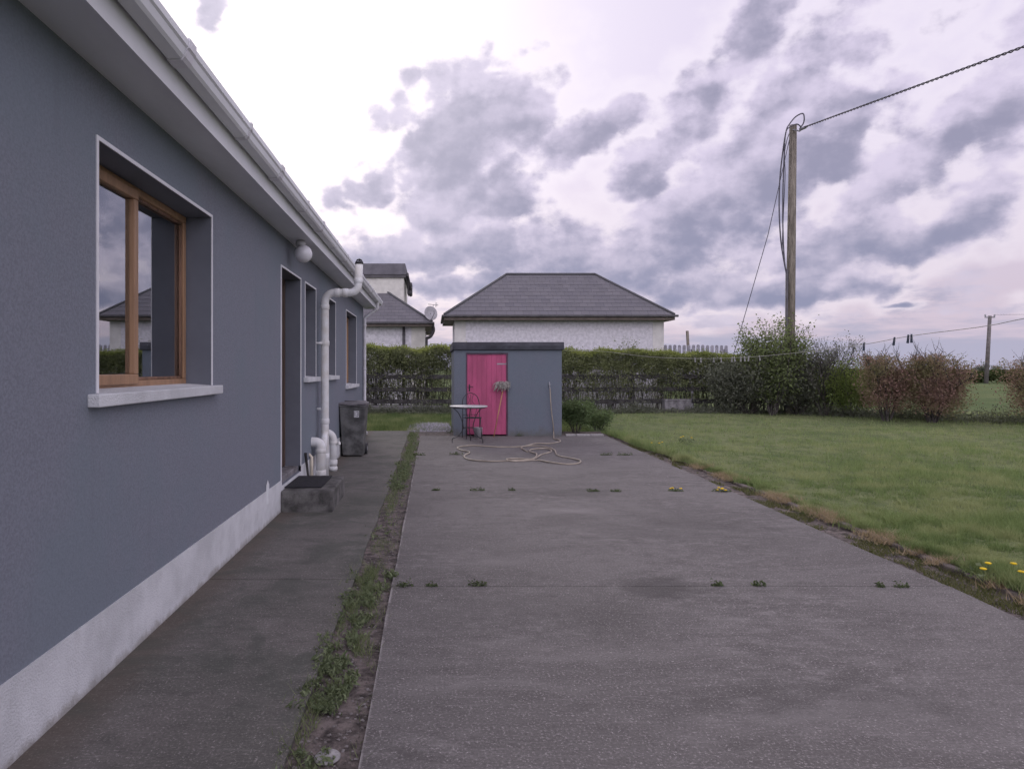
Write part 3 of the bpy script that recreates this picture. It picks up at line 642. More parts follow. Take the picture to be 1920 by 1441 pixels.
# wheelie bin
bn_ = empty('wheelie_bin', (-1.38, 12.1, 0), 'dark wheelie bin with a white number sticker near the far corner of the bungalow', 'bin')
m_ = MB()
def taper(mb, z0, z1, hx0, hy0, hx1, hy1, dy=0):
    vs = [(sx*hx0, sy*hy0, z0) for sx, sy in ((-1, -1), (1, -1), (1, 1), (-1, 1))]+[(sx*hx1, sy*hy1+dy, z1) for sx, sy in ((-1, -1), (1, -1), (1, 1), (-1, 1))]
    bm = bmesh.new(); V = [bm.verts.new(v) for v in vs]
    for f in [(0,3,2,1),(4,5,6,7),(0,1,5,4),(1,2,6,5),(2,3,7,6),(3,0,4,7)]: bm.faces.new([V[i] for i in f])
    bmesh.ops.bevel(bm, geom=bm.edges[:], offset=.018, segments=3, affect='EDGES', profile=.5); bm.verts.index_update()
    mb.add([v.co.copy() for v in bm.verts], [[v.index for v in f.verts] for f in bm.faces]); bm.free()
taper(m_, .02, .86, .175, .20, .225, .27); m_.build('body', M_bin, bn_)
m_ = MB(); m_.box(-.235, .235, -.285, .285, .855, .885, bev=.01); m_.build('rim', M_bin, bn_)
m_ = MB(); m_.box(-.24, .24, -.30, .26, .888, .925, bev=.014); m_.tube([(-.2, .29, .93), (.2, .29, .93)], .014, 8); m_.box(-.08, .08, -.325, -.28, .885, .905, bev=.006); m_.build('lid', mat('bin_lid', (.19, .18, .19), .5, .15, 6), bn_)
for sx in (-1, 1):
    m_ = MB(); m_.tube([(sx*.17, .20, .10), (sx*.215, .20, .10)], .098, 22); w_ = m_.build('wheel', M_black, bn_)
    h_ = MB().tube([(sx*.215, .20, .10), (sx*.222, .20, .10)], .04, 16).build('hub', M_galv, w_)
# sticker with the number 13, drawn as raised strokes on a white label
stk = MB().box(.03, .115, -.268, -.262, .68, .79, M=Matrix.Rotation(0, 4, 'X')); so_ = stk.build('sticker', mat('white_sticker', (.6, .6, .62), .5, .03), bn_)
g_ = MB(); yb, yf = -.2712, -.2685
for (xa, xb, za, zb) in [(.042, .050, .70, .775), (.070, .105, .767, .775), (.078, .105, .734, .741), (.070, .105, .70, .708), (.0975, .1055, .708, .734), (.0975, .1055, .741, .767)]: g_.box(xa, xb, yb, yf, za, zb)
g_.build('number', M_black, so_)

# ================================================================== SHED
SYF = 15.62; sx0, sx1 = .47, 2.90; sy1 = SYF+2.1
shed = empty('garden_shed', (1.68, 16.67, 0), 'small flat roofed grey shed with a bright pink door at the end of the driveway', 'shed')
def shp(mb, name, m, parent=shed): return HP(mb, name, m, parent)
m_ = MB(); dx0, dx1, dz = .735, 1.69, 1.87; zt = 1.94
for q in [((sx0, SYF, -.03), (dx0, SYF, -.03), (dx0, SYF, zt), (sx0, SYF, zt)), ((dx1, SYF, -.03), (sx1, SYF, -.03), (sx1, SYF, zt), (dx1, SYF, zt)), ((dx0, SYF, dz), (dx1, SYF, dz), (dx1, SYF, zt), (dx0, SYF, zt)),
          ((sx0, SYF, -.03), (sx0, sy1, -.03), (sx0, sy1, zt), (sx0, SYF, zt)), ((sx1, SYF, -.03), (sx1, sy1, -.03), (sx1, sy1, zt), (sx1, SYF, zt)), ((sx0, sy1, -.03), (sx1, sy1, -.03), (sx1, sy1, zt), (sx0, sy1, zt)),
          ((dx0, SYF, 0), (dx0, SYF+.1, 0), (dx0, SYF+.1, dz), (dx0, SYF, dz)), ((dx1, SYF, 0), (dx1, SYF+.1, 0), (dx1, SYF+.1, dz), (dx1, SYF, dz)), ((dx0, SYF, dz), (dx1, SYF, dz), (dx1, SYF+.1, dz), (dx0, SYF+.1, dz))]: m_.quad(*q)
shp(m_, 'wall', M_shed)
m_ = MB().box(sx0-.035, sx1+.045, SYF-.05, sy1+.05, 1.935, 2.11, bev=.01); shp(m_, 'roof', M_felt)
m_ = MB().box(sx0-.03, sx1+.04, SYF-.058, SYF-.0505, 1.945, 2.03); shp(m_, 'fascia', mat('shed_fascia', (.055, .058, .07), .8, .2, 4))
m_ = MB(); n = 8; y_ = SYF+.045
m_.box(dx0+.035, dx1-.035, y_, y_+.02, .03, dz-.035)
for k in range(n):
    a = dx0+.035+(dx1-dx0-.07)*k/n; c = dx0+.035+(dx1-dx0-.07)*(k+1)/n; m_.box(a+.0012, c-.0012, y_-.014, y_-.0005, .03, dz-.035, bev=.003)
M_pink = mat('pink_door_paint', (.43, .082, .178), .6, .12, 1.6, .1, 30, col2=(.33, .07, .14), stretch=(2, 2, .5))
do_ = shp(m_, 'door', M_pink); do_['label'] = 'bright pink boarded door'
m_ = MB(); 
for q in [(dx0, dx0+.034, 0, dz), (dx1-.034, dx1, 0, dz), (dx0+.034, dx1-.034, dz-.034, dz)]: m_.box(q[0], q[1], SYF+.008, SYF+.08, q[2], q[3])
shp(m_, 'door_frame', mat('dark_frame', (.10, .06, .09), .7, .1))
for zz in (1.62, .30):
    h_ = MB(); h_.box(dx1-.25, dx1-.04, y_-.019, y_-.0145, zz-.014, zz+.014); h_.tube([(dx1-.035, y_-.018, zz-.03), (dx1-.035, y_-.018, zz+.03)], .008, 8); SP(h_, 'hinge', M_galv if zz > 1 else M_pink, do_)
h_ = MB().box(dx0+.07, dx0+.10, y_-.02, y_-.0145, 1.0, 1.16); h_.tube([(dx0+.085, y_-.02, 1.11), (dx0+.085, y_-.055, 1.11), (dx0+.17, y_-.055, 1.105)], .008, 8); SP(h_, 'handle', M_iron, do_)
# tap on the shed wall
tx = (1030-CX)*SYF/F
tp = MB().tube([(tx, SYF+.0, 1.10), (tx, SYF-.07, 1.10), (tx, SYF-.085, 1.06)], .012, 10); tp.tube([(tx, SYF-.05, 1.10), (tx, SYF-.05, 1.155)], .008, 8); tp.tube([(tx-.03, SYF-.05, 1.158), (tx+.03, SYF-.05, 1.158)], .007, 8); tp.tube([(tx, SYF-.012, 1.115), (tx, SYF-.012, 1.22)], .010, 8)
shp(tp, 'tap', M_galv)
# hose
def z4(x, y): return (800+x*.1873, 620+y*.1873)
hp = [(tx, SYF-.085, 1.07), (tx+.004, SYF-.09, .98), (tx+.03, SYF-.08, .60), (tx+.075, SYF-.07, .25), (tx+.085, SYF-.08, .06)]
gpz = [(1275,1085),(1320,1098),(1335,1112),(1230,1132),(1090,1137),(950,1163),(700,1166),(450,1157),(310,1172),(345,1200),(430,1225),(375,1258),(420,1292),(600,1315),(760,1308),(1000,1296),(1085,1287),(1150,1243),(1250,1212),(1200,1188),(1060,1190),(1030,1212),(1100,1243),(1060,1285),(900,1283),(800,1295),(870,1310),(1100,1300),(1230,1325),(1400,1340),(1520,1330),(1535,1308),(1440,1280),(1310,1250),(1275,1200),(1180,1165),(1020,1155),(945,1180),(1010,1215)]
gp = []
for i, (x, y) in enumerate(gpz):
    v = G(*z4(x, y)); v.y = min(v.y, SYF-.12); v.z = .011+.010*(i % 3 == 1); gp.append(v)
hs = MB().tube(spline(hp+gp, 7), .0125, 8)
tag(hs.build('garden_hose', M_hose), 'beige garden hose hanging from the shed tap and looped loosely on the driveway', 'hose')

# string mop leaning upside down against the door
mp = empty('string_mop', (1.35, 15.4, 0), 'string mop stood upside down with its grey head against the pink door', 'mop')
top = Vector((P(944, 728, 15.58).x, 15.585, 1.10)); foot = Vector((P(926, 812, 15.3).x, 15.33, .0))
HP(MB().tube([foot, top], .012, 8), 'handle', mat('mop_handle', (.42, .22, .12), .6), mp)
hd_ = MB(); hd_.tube([top+Vector((-.05, -.005, 0)), top+Vector((.05, -.005, .01))], .02, 8)
for k in range(60):
    a = random.uniform(-1, 1); b0 = top+Vector((a*.055, -.012, .01)); d = Vector((random.uniform(-.12, .11)+a*.04-.0, -random.uniform(.0, .055), random.uniform(.02, .12)))
    e_ = b0+d; f_ = e_+Vector((random.uniform(-.06, .01), -random.uniform(0, .02), -random.uniform(.06, .17)))
    hd_.tube(spline([b0, b0+d*.6+Vector((0, 0, .03)), e_, f_], 4), .0065, 5)
HP(hd_, 'mop_head', mat('mop_string', (.38, .36, .33), .95, .25, 20, .3, 90), mp)

# bistro table
tb = empty('bistro_table', (0, 0, 0), 'small round pale topped table on thin black iron legs before the pink door', 'table')
TY = 14.25; tcx = P(878.5, 762, TY).x; tb.location = (tcx, TY, 0); zt_ = .755
m_ = MB().lathe([(.0, -.0), (.36, -.0), (.388, .006), (.392, .016), (.385, .026), (.0, .03)], (0, 0, zt_-.03), 40); m_.build('tabletop', mat('pale_mosaic_top', (.50, .50, .50), .5, .15, 30), tb)
m_ = MB(); 
for k in range(24):
    a, c = 2*math.pi*k/24, 2*math.pi*(k+1)/24; m_.tube([(.34*math.cos(a), .34*math.sin(a), zt_-.04), (.34*math.cos(c), .34*math.sin(c), zt_-.04)], .009, 6, caps=False)
m_.build('ring', M_iron, tb); m_ = MB()
for k in range(16):
    a, c = 2*math.pi*k/16, 2*math.pi*(k+1)/16; m_.tube([(.12*math.cos(a), .12*math.sin(a), .30), (.12*math.cos(c), .12*math.sin(c), .30)], .006, 6, caps=False)
m_.build('ring', M_iron, tb)
for k in range(3):
    a = R(-40+120*k); u = Vector((math.cos(a), math.sin(a), 0))
    m_ = MB().tube(spline([u*.33+Vector((0, 0, zt_-.045)), u*.22+Vector((0, 0, .60)), u*.13+Vector((0, 0, .40)), u*.13+Vector((0, 0, .26)), u*.24+Vector((0, 0, .13)), u*.35+Vector((0, 0, .09)), u*.36+Vector((0, 0, .0))], 6), .0085, 8)
    m_.build('leg', M_iron, tb)
# folding iron chair behind the table
ch = empty('iron_chair', (.86, 15.12, 0), 'black iron bistro chair standing behind the table by the shed door', 'chair', rz=R(8))
m_ = MB()
for sx in (-.19, .19): m_.tube(spline([(sx, .20, 0), (sx, .14, .45), (sx*.95, .20, .80), (sx*.6, .22, .93), (0, .23, .98)], 5), .009, 7)
for sx in (-.08, 0, .08): m_.tube(spline([(sx, .15, .47), (sx*1.6, .18, .65), (sx*.4, .20, .80), (sx*.8, .22, .94)], 5), .005, 6)
m_.tube([(-.19, .145, .5), (.19, .145, .5)], .006, 6); m_.build('backrest', M_iron, ch)
m_ = MB().lathe([(0, 0), (.19, 0), (.2, .008), (.19, .018), (0, .018)], (0, -.03, .44), 28); m_.build('seat', M_iron, ch)
for sx in (-.17, .17): MB().tube([(sx, -.17, 0), (sx*.85, -.14, .44)], .009, 7).build('leg', M_iron, ch)
for k in range(6): pass
# pale tub behind the chair
tub = MB().lathe([(.0, .0), (.085, 0), (.095, .2), (.1, .21), (.095, .215), (.088, .205), (.078, .02), (0, .02)], (1.00, 15.36, 0), 24)
tag(tub.build('plastic_tub', mat('pale_tub', (.36, .34, .36), .5, .1)), 'small pale plastic tub on the ground against the pink door', 'tub')

# ================================================================== plants helpers
def branchy(base, height, spread, n_main, seed, lean=(0, 0), r0=.03, levels=3, sides=5, rbase=.08):
    rd = random.Random(seed); mb = MB(); tips = []
    def grow(p, d, L, r, lev):
        pts = [p]; q = p.copy(); dd = d.copy(); seg = 4
        for k in range(seg):
            dd = (dd+Vector((rd.uniform(-.22, .22), rd.uniform(-.22, .22), rd.uniform(-.05, .16)))).normalized(); q = q+dd*L/seg; pts.append(q)
            if lev > 0 and k >= 1:
                for _ in range(2 if lev > 1 else 2):
                    d2 = (dd+Vector((rd.uniform(-1, 1), rd.uniform(-1, 1), rd.uniform(-.2, .7)))).normalized(); grow(q, d2, L*rd.uniform(.38, .6), r*.5, lev-1)
            if lev <= 1: tips.append(q.copy())
        mb.tube(pts, [r*(1-.18*i) for i in range(len(pts))], sides if lev > 1 else 3, caps=False)
    for k in range(n_main):
        a = 2*math.pi*k/n_main+rd.uniform(-.4, .4); s = spread*rd.uniform(.4, 1)
        d = Vector((math.cos(a)*s+lean[0], math.sin(a)*s+lean[1], 1)).normalized()
        grow(Vector(base)+Vector((math.cos(a)*rbase, math.sin(a)*rbase, 0)), d, height*rd.uniform(.6, .82), r0*rd.uniform(.7, 1.1), levels-1)
    return mb, tips
def clip_tips(tips, fn): return [t for t in tips if fn(t)]
def shrub(name, label, cat, base, height, spread, n_main, lm, nleaf, lsize, seed, r0=.03, levels=3, jitter=.12, group=None, bark=M_bark, env=None, tfun=None, zmax=None, drop=0.0):
    e = empty(name, base, label, cat, group)
    mb, tips = branchy((0, 0, -.02), height, spread, n_main, seed, r0=r0, levels=levels)
    mb.build('branches', bark, e)
    T = np.array([tuple(t) for t in tips])
    if env is not None: T = T[env(T)]
    idx = rng.integers(0, len(T), nleaf); pos = T[idx]+rng.normal(size=(nleaf, 3))*jitter
    pos[:, 2] *= np.where(rng.random(nleaf) < drop, rng.uniform(.35, 1, nleaf), 1); pos[:, 2] = np.maximum(pos[:, 2], .03)
    if zmax:
        k_ = pos[:, 2] < zmax+.09*vnoise(pos[:, 0], pos[:, 1], .25, seed)+rng.normal(size=len(pos))*.05; pos = pos[k_]; idx = idx[k_]; nleaf = len(pos)
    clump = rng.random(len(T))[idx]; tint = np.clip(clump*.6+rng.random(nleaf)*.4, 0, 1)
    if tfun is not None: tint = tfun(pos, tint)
    leaves('foliage', pos, lsize, lm, e, tint)
    return e
L_hedge = leafmat('hedge_leaf', (.14, .155, .09), (.30, .33, .16), .35)
L_top = leafmat('hedge_fresh_leaf', (.20, .24, .08), (.36, .40, .13), .4)
L_bush = leafmat('elder_leaf', (.10, .13, .06), (.24, .29, .13), .35)
L_green = leafmat('hawthorn_leaf', (.11, .15, .05), (.23, .29, .09), .35)
L_beech = leafmat('copper_beech_leaf', (.15, .095, .085), (.42, .26, .22), .35, c3=(.24, .22, .12))
L_dark = leafmat('undergrowth_leaf', (.10, .105, .09), (.20, .215, .16), .25)
L_shrub = leafmat('box_leaf', (.07, .10, .05), (.18, .25, .12), .3)

# ---- hedge behind the shed
HX0, HX1, HY = -5.5, 13.2, 24.9
hedge = empty('hedge', ((HX0+HX1)/2, HY, 0), 'long hedge with fresh yellow green top growth running behind the shed and fence', 'hedge')
def htop(x): return 2.28+.05*np.sin(x*2.1)+.04*np.sin(x*5.3+1)-.012*np.maximum(0, x-3)*3.2+.10*np.exp(-((x-8.0)/.6)**2)
off = np.array([hedge.location.x, HY, 0])
st = MB(); rd = random.Random(3)
for k in range(560):
    x = rd.uniform(HX0, HX1); y = HY+rd.uniform(-.45, .45); top_ = htop(x)-rd.uniform(.05, .5)
    pts = [Vector((x, y, 0))]; q = pts[0].copy()
    for j in range(5): q = q+Vector((rd.uniform(-.10, .10), rd.uniform(-.07, .07), top_/5)); pts.append(q)
    st.tube([p-Vector(off) for p in pts], [.016, .013, .011, .009, .006, .003], 4, caps=False)
    for _ in range(5):
        i = rd.randint(1, 4); p0 = pts[i]; d = Vector((rd.uniform(-.4, .4), rd.uniform(-.35, .35), rd.uniform(.05, .5)))
        st.tube([p0-Vector(off), p0+d*.5-Vector(off), p0+d+Vector((0, 0, .05))-Vector(off)], [.006, .004, .002], 3, caps=False)
st.build('stems', M_twig, hedge)
n = 230000; x = rng.uniform(HX0, HX1, n); t = rng.random(n)
z = htop(x)*(.18+.82*t**.62); 
keep = rng.random(n) < np.clip(.30+.75*((z/2.2)-.30)/.5, .55, 1)*np.clip(.85+.6*vnoise(x, z*1.5, .33, 2), .25, 1)
gapz = np.exp(-((z-1.30)/.22)**2)+np.exp(-((z-.95)/.13)**2)*.8
keep &= rng.random(n) > gapz*np.clip(.5+1.0*vnoise(x, z*1.4, .28, 9), 0, .97)*np.where((x < 1.3) | ((x > 4) & (x < 5.5)), .9, .3)
x, z = x[keep], z[keep]; half = .50-.1*(z/2.3); y = HY+rng.choice([-1, 1], len(x), p=[.62, .38])*half*rng.random(len(x))**.4-np.where(rng.random(len(x)) < np.where(x > 3, .62, .34), rng.random(len(x))*.40+.1, 0)
y += .08*vnoise(x, z, .4, 5)
topm = z > htop(x)-.10-.10*vnoise(x, y, .5, 1)
pos = np.stack([x, y, z], 1)-off
leaves('foliage', pos[~topm], .060, L_hedge, hedge, np.clip(.35+.4*vnoise(x[~topm], z[~topm], .4, 7)+rng.normal(size=(~topm).sum())*.2, 0, 1))
n2 = 26000; x2 = rng.uniform(HX0, HX1, n2); y2 = HY+rng.uniform(-.48, .48, n2); z2 = htop(x2)+rng.normal(size=n2)*.05-np.abs(rng.normal(size=n2))*.075+.05*vnoise(x2, y2, .22, 3)
pos2 = np.concatenate([pos[topm], np.stack([x2, y2, z2], 1)-off]); leaves('fresh_growth', pos2, .055, L_top, hedge, np.clip(.5+.4*vnoise(pos2[:, 0], pos2[:, 2], .3, 4)+rng.normal(size=len(pos2))*.2, 0, 1))
# sprig sticking out above the hedge
shrub('sapling', 'thin leafy shoot poking above the hedge in front of the garage wall', 'plant', (P(1178, 700, 24.6).x, 24.6, 1.3), 1.35, .25, 3, L_bush, 260, .055, 41, r0=.008, levels=2, jitter=.05)
# dark post and rail fence in front of the hedge
fn = empty('rail_fence', (4, 24.2, 0), 'dark stained post and rail fence standing in front of the hedge', 'fence')
FY = 24.25
for zz in (1.24, .80, .38):
    for a in range(-5, 13, 3):
        m_ = MB().box(a-4+.005, a-4+2.995, -.02, .02, zz-.075+.01*math.sin(a), zz+.075+.01*math.sin(a), bev=.006); m_.build('rail', M_fence, fn, (0, FY-24.2, 0))
for a in range(-5, 14, 1):
    if (a+5) % 3 == 0: MB().box(a-4-.05, a-4+.05, .021, .12, -.05, 1.42, bev=.008).build('post', M_fence, fn, (0, FY-24.2, 0))
# low concrete wall at left
m_ = MB().box(-5, .30, 24.0, 24.14, -.05, .24, bev=.01); tag(m_.build('garden_wall', M_block), 'low concrete wall at the foot of the hedge left of the shed', 'wall')
bx = MB(); p0 = P(1243, 772, 23.9); p1 = P(1293, 750, 23.9); bx.box(p0.x, p1.x, 23.7, 24.0, -.02, .42, bev=.012); bx.box(p0.x-.01, p1.x+.01, 23.69, 24.01, .42, .47, bev=.01)
tag(bx.build('stone_block', M_block), 'grey rough concrete block on the lawn under the hedge', 'block')

# ================================================================== GARAGE
gF = 26.6; gar = empty('garage', (4.85, 28.7, 0), 'pebbledashed garage with a hipped slate roof rising behind the hedge', 'garage')
ex0, ex1, ez = .43, 9.27, 3.585; rr0, rr1, ry, rz_ = 3.03, 6.67, 28.6, 5.40; gB = 30.6
m_ = MB(); hiproof(m_, [((ex0, gF, ez), (ex1, gF, ez), (rr1, ry, rz_), (rr0, ry, rz_)), ((ex1, gB, ez), (ex0, gB, ez), (rr0, ry, rz_), (rr1, ry, rz_)), ((ex0, gB, ez), (ex0, gF, ez), (rr0, ry, rz_), (rr0, ry, rz_)), ((ex1, gF, ez), (ex1, gB, ez), (rr1, ry, rz_), (rr1, ry, rz_))], row=.24)
ro = HP(m_, 'roof', M_slate, gar)
m_ = MB(); 
for a_, b_ in [((rr0, ry, rz_), (rr1, ry, rz_)), ((ex0, gF, ez), (rr0, ry, rz_)), ((ex1, gF, ez), (rr1, ry, rz_)), ((ex0, gB, ez), (rr0, ry, rz_)), ((ex1, gB, ez), (rr1, ry, rz_))]: m_.tube([Vector(a_)+Vector((0, 0, .02)), Vector(b_)+Vector((0, 0, .02))], .055, 6)
SP(m_, 'ridge_tiles', M_slate, ro)
gx0, gx1 = P(853, 0, 27).x, P(1244, 0, 27).x
m_ = MB(); m_.box(gx0, gx1, 27.0, 30.2, -.1, 3.40); 
# smoother corner quoins proud of the dash
HP(m_, 'wall', M_dash, gar)
for (a, c) in ((gx0-.012, gx0+.42), (gx1-.42, gx1+.012)): HP(MB().box(a, c, 26.985, 27.4, -.1, 3.395), 'corner_band', mat('smooth_band', (.66, .64, .61), .9, .08, 2), gar)
m_ = MB().box(ex0+.02, ex1-.02, gF+.02, gB-.02, 3.40, 3.42); HP(m_, 'soffit', M_tan, gar)
m_ = MB(); m_.box(ex0, ex1, gF-.012, gF+.012, 3.39, ez-.02); m_.box(ex0-.012, ex0+.012, gF, gB, 3.39, ez-.02); m_.box(ex1-.012, ex1+.012, gF, gB, 3.39, ez-.02); HP(m_, 'fascia', M_tan, gar)
m_ = MB(); m_.box(ex0-.09, ex1+.12, gF-.11, gF-.014, 3.50, 3.585, bev=.015); m_.box(ex0-.10, ex0-.014, gF-.1, gB, 3.50, 3.585, bev=.015); HP(m_, 'gutter', M_dark, gar)

# ================================================================== LEFT NEIGHBOUR HOUSE
nh = empty('neighbour_house', (-7, 34, 0), 'cream neighbour house with slate hips and an upper block seen past the bungalow end', 'house')
m_ = MB(); A_ = (-.05, 30.0, 3.55); Rg = (-4.05, 34.0, 6.45)
hiproof(m_, [((-14, 30, 3.55), A_, Rg, (-14, 34, 6.45)), (A_, (-.05, 38, 3.55), Rg, Rg), ((-.05, 38, 3.55), (-14, 38, 3.55), (-14, 34, 6.45), Rg)], row=.26)
ro = HP(m_, 'roof', M_slate, nh)
m_ = MB().tube([Vector(A_)+Vector((0, 0, .02)), Vector(Rg)+Vector((0, 0, .02)), (-14, 34, 6.47)], .06, 6); SP(m_, 'ridge_tiles', M_slate, ro)
HP(MB().box(-13.8, -.36, 30.4, 37.6, -.1, 3.36), 'wall', M_dash, nh)
HP(MB().box(-.95, -.345, 30.385, 31.0, -.1, 3.355), 'corner_band', M_cream, nh)
HP(MB().box(-13.98, -.07, 30.02, 37.98, 3.36, 3.38), 'soffit', M_tan, nh)
m_ = MB(); m_.box(-14, -.05, 29.985, 30.01, 3.36, 3.54); m_.box(-.06, -.035, 30.01, 38, 3.36, 3.54); HP(m_, 'fascia', M_tan, nh)
m_ = MB(); m_.box(-14, .04, 29.88, 29.984, 3.46, 3.545, bev=.015); m_.box(-.034, .06, 29.98, 38, 3.46, 3.545, bev=.015); HP(m_, 'gutter', M_dark, nh)
dpx = P(757, 0, 30.35).x; HP(MB().tube([(dpx, 30.35, 3.36), (dpx, 30.35, 0)], .06, 8), 'downpipe', M_dark, nh)
HP(MB().tube(spline([(-.02, 30.3, 3.42), (.02, 30.35, 3.2), (-.10, 30.42, 2.95), (-.28, 30.5, 2.85), (-.30, 30.5, 2.7)], 5)+[(-.30, 30.5, 0)], .07, 8), 'downpipe', M_dark, nh)
bx0, bx1, by0, by1 = -6.0, P(757, 0, 32).x, 32.0, 36.4
HP(MB().box(bx0, bx1, by0, by1, 3.6, 5.86), 'upper_wall', M_cream, nh)
m_ = MB(); ov = .12
m_.add([(bx0, by0-ov, 5.86), (bx1+ov, by0-ov, 5.86), (bx1+ov, by1+ov, 5.86), (bx0, by1+ov, 5.86), (bx0, by0-ov+.08, 6.37), (bx1+ov-.05, by0-ov+.08, 6.37), (bx1+ov-.05, by1, 6.37), (bx0, by1, 6.37)], [(0, 3, 2, 1), (4, 5, 6, 7), (0, 1, 5, 4), (1, 2, 6, 5), (2, 3, 7, 6), (3, 0, 4, 7)])
HP(m_, 'upper_roof', mat('upper_slates', (.13, .125, .14), .7, .1, 3), nh)
HP(MB().box(bx0, bx1+.10, by0-ov+.03, by1+.1, 5.72, 5.858), 'upper_fascia', M_dark, nh)
m_ = MB(); m_.tube(spline([(bx1+.16, by0+.2, 5.95), (bx1+.2, by0+.4, 5.7), (bx1+.27, by0+1.2, 5.35), (bx1+.27, by0+1.6, 5.05)], 5), .06, 8); m_.box(bx1+.11, bx1+.22, by0, by1, 5.78, 5.88, bev=.015); m_.box(bx1+.12, bx1+.34, by0+1.2, by0+2.2, 5.1, 5.65, bev=.02); HP(m_, 'upper_gutter', M_dark, nh)
# satellite dish
ds = MB(); dc = Vector(P(808, 587, 30.1)); n_ = Vector((.35, -.9, .25)).normalized(); u_ = n_.cross(Vector((0, 0, 1))).normalized(); w_ = u_.cross(n_)
vs = [dc-n_*.05]; fs = []
for i in range(1, 6):
    rr = .30*i/5
    for k in range(28): a = 2*math.pi*k/28; vs.append(dc+u_*rr*math.cos(a)+w_*rr*1.08*math.sin(a)+n_*(.05*(i/5)**2-.05))
fs += [(0, 1+k, 1+(k+1) % 28) for k in range(28)]
for i in range(4):
    for k in range(28): fs.append((1+i*28+k, 1+(i+1)*28+k, 1+(i+1)*28+(k+1) % 28, 1+i*28+(k+1) % 28))
ds.add(vs, fs, True)
dish = HP(ds, 'satellite_dish', mat('dish_grey', (.38, .37, .38), .6, .1, 5), nh)
SP(MB().tube([dc+w_*-.28, dc+n_*.35+w_*-.15, dc+n_*.38+w_*.0], .012, 6).tube(spline([dc-n_*.04, dc-n_*.15+Vector((0, 0, -.1)), dc+Vector((.06, .2, -.45)), dc+Vector((.05, .3, -.75)), dc+Vector((-.28, .4, -.85))], 5), .022, 8), 'bracket', M_dark, dish)
m_ = MB().tube([dc+Vector((.05, .35, -.7)), dc+Vector((.10, .35, .42))], .014, 6)
m_.tube([dc+Vector((-.12, .35, .42)), dc+Vector((.32, .35, .38))], .012, 6)
for k in range(7): m_.tube([dc+Vector((-.1+.065*k, .22, .42-.006*k)), dc+Vector((-.1+.065*k, .48, .42-.006*k))], .007, 5)
for k in range(3): m_.tube([dc+Vector((.2+.03*k, .3, .30+.0*k)), dc+Vector((.2+.03*k, .4, .50))], .007, 5)
HP(m_, 'aerial', M_galv, nh)

# ================================================================== picket fence + post behind the hedge
pf = empty('picket_fence', (P(1300, 0, 27.5).x, 27.5, 0), 'weathered round topped picket fence showing above the hedge beside the garage', 'fence')
for k in range(15):
    px = 1239+8.75*k; x = P(px, 0, 27.5).x-pf.location.x; zt2 = 2.48+random.uniform(-.015, .015)-.002*k; hw = .062; pr = []
    for j in range(9): a = math.pi*j/8; pr.append((x+hw*math.cos(a), zt2-.06+.06*math.sin(a)))
    m_ = MB().prism(pr+[(x-hw, .9), (x+hw, .9)], -.011, .011); m_.build('picket', M_picket, pf)
for zz in (1.2, 1.8): MB().box(-1.35, 1.35, .012, .05, zz, zz+.09).build('rail', M_picket, pf)
for xx in (-1.3, 0, 1.3): MB().box(xx-.05, xx+.05, .052, .15, -.1, 2.3).build('post', M_picket, pf)
m_ = MB().tube([(P(1297, 0, 28.6).x, 28.6, 0), (P(1288.5, 0, 28.6).x, 28.6, P(0, 620, 28.6).z)], [.07, .06], 8)
tag(m_.build('leaning_post', M_pole), 'single leaning timber post standing behind the picket fence', 'post')

# ================================================================== POLE with cables
PY = 23.0; pb = P(1479.5, 0, PY); ptop = P(1487, 235, PY)
pole = empty('utility_pole', (pb.x, PY, 0), 'tall weathered timber utility pole rising out of the leafy bush', 'pole')
base = Vector((pb.x, PY, -.1))
HP(MB().tube([base, base.lerp(ptop, .5), ptop], [.150, .135, .112], 18), 'shaft', M_pole, pole)
def PP(px, py, dy=0): return P(px, py, PY+dy)
m_ = MB()
m_.tube(spline([PP(1500,240,-.15),PP(1506,232,-.2),PP(1508,222,-.25),PP(1505,213,-.2),PP(1492,219,-.15),PP(1481,232,-.15),PP(1474,246,-.15),PP(1467,290,-.1),PP(1462,340,-.1),PP(1461,395,-.1),PP(1464,450,-.12),PP(1470,490,-.14),PP(1475,515,-.15)], 6), .022, 6)
m_.tube(spline([PP(1502,238,-.15),PP(1494,233,-.18),PP(1482,238,-.18),PP(1473,250,-.2),PP(1470,300,-.12),PP(1468,360,-.12),PP(1468,430,-.12),PP(1471,490,-.14),PP(1476,515,-.15)], 6), .020, 6)
m_.tube(spline([PP(1480,250,-.18),PP(1475,265,-.2),PP(1471,290,-.2),PP(1472,330,-.15),PP(1469,400,-.15),PP(1467,470,-.14),PP(1474,510,-.15)], 6), .013, 6)
HP(m_, 'cable_loop', M_wire, pole)
HP(MB().tube([PP(1475.5,505,-.14), PP(1474,700,-.16), PP(1473.5, 770, -.16)], .045, 8), 'conduit', M_dark, pole)
m_ = MB().tube([PP(1487,243,-.12), PP(1499,246,-.3), PP(1506,241,-.4)], .025, 6); m_.tube([PP(1500,243,-.3), PP(1512,238,-.5)], .05, 8); HP(m_, 'strain_clamp', M_galv, pole)
# guy wire
tag(MB().tube([PP(1480,262,0), P(1440,440,23.6), P(1378,655,24.3), P(1352,760,24.6)], .012, 5).build('guy_wire', M_wire), 'thin stay wire slanting down left from the utility pole', 'wire')
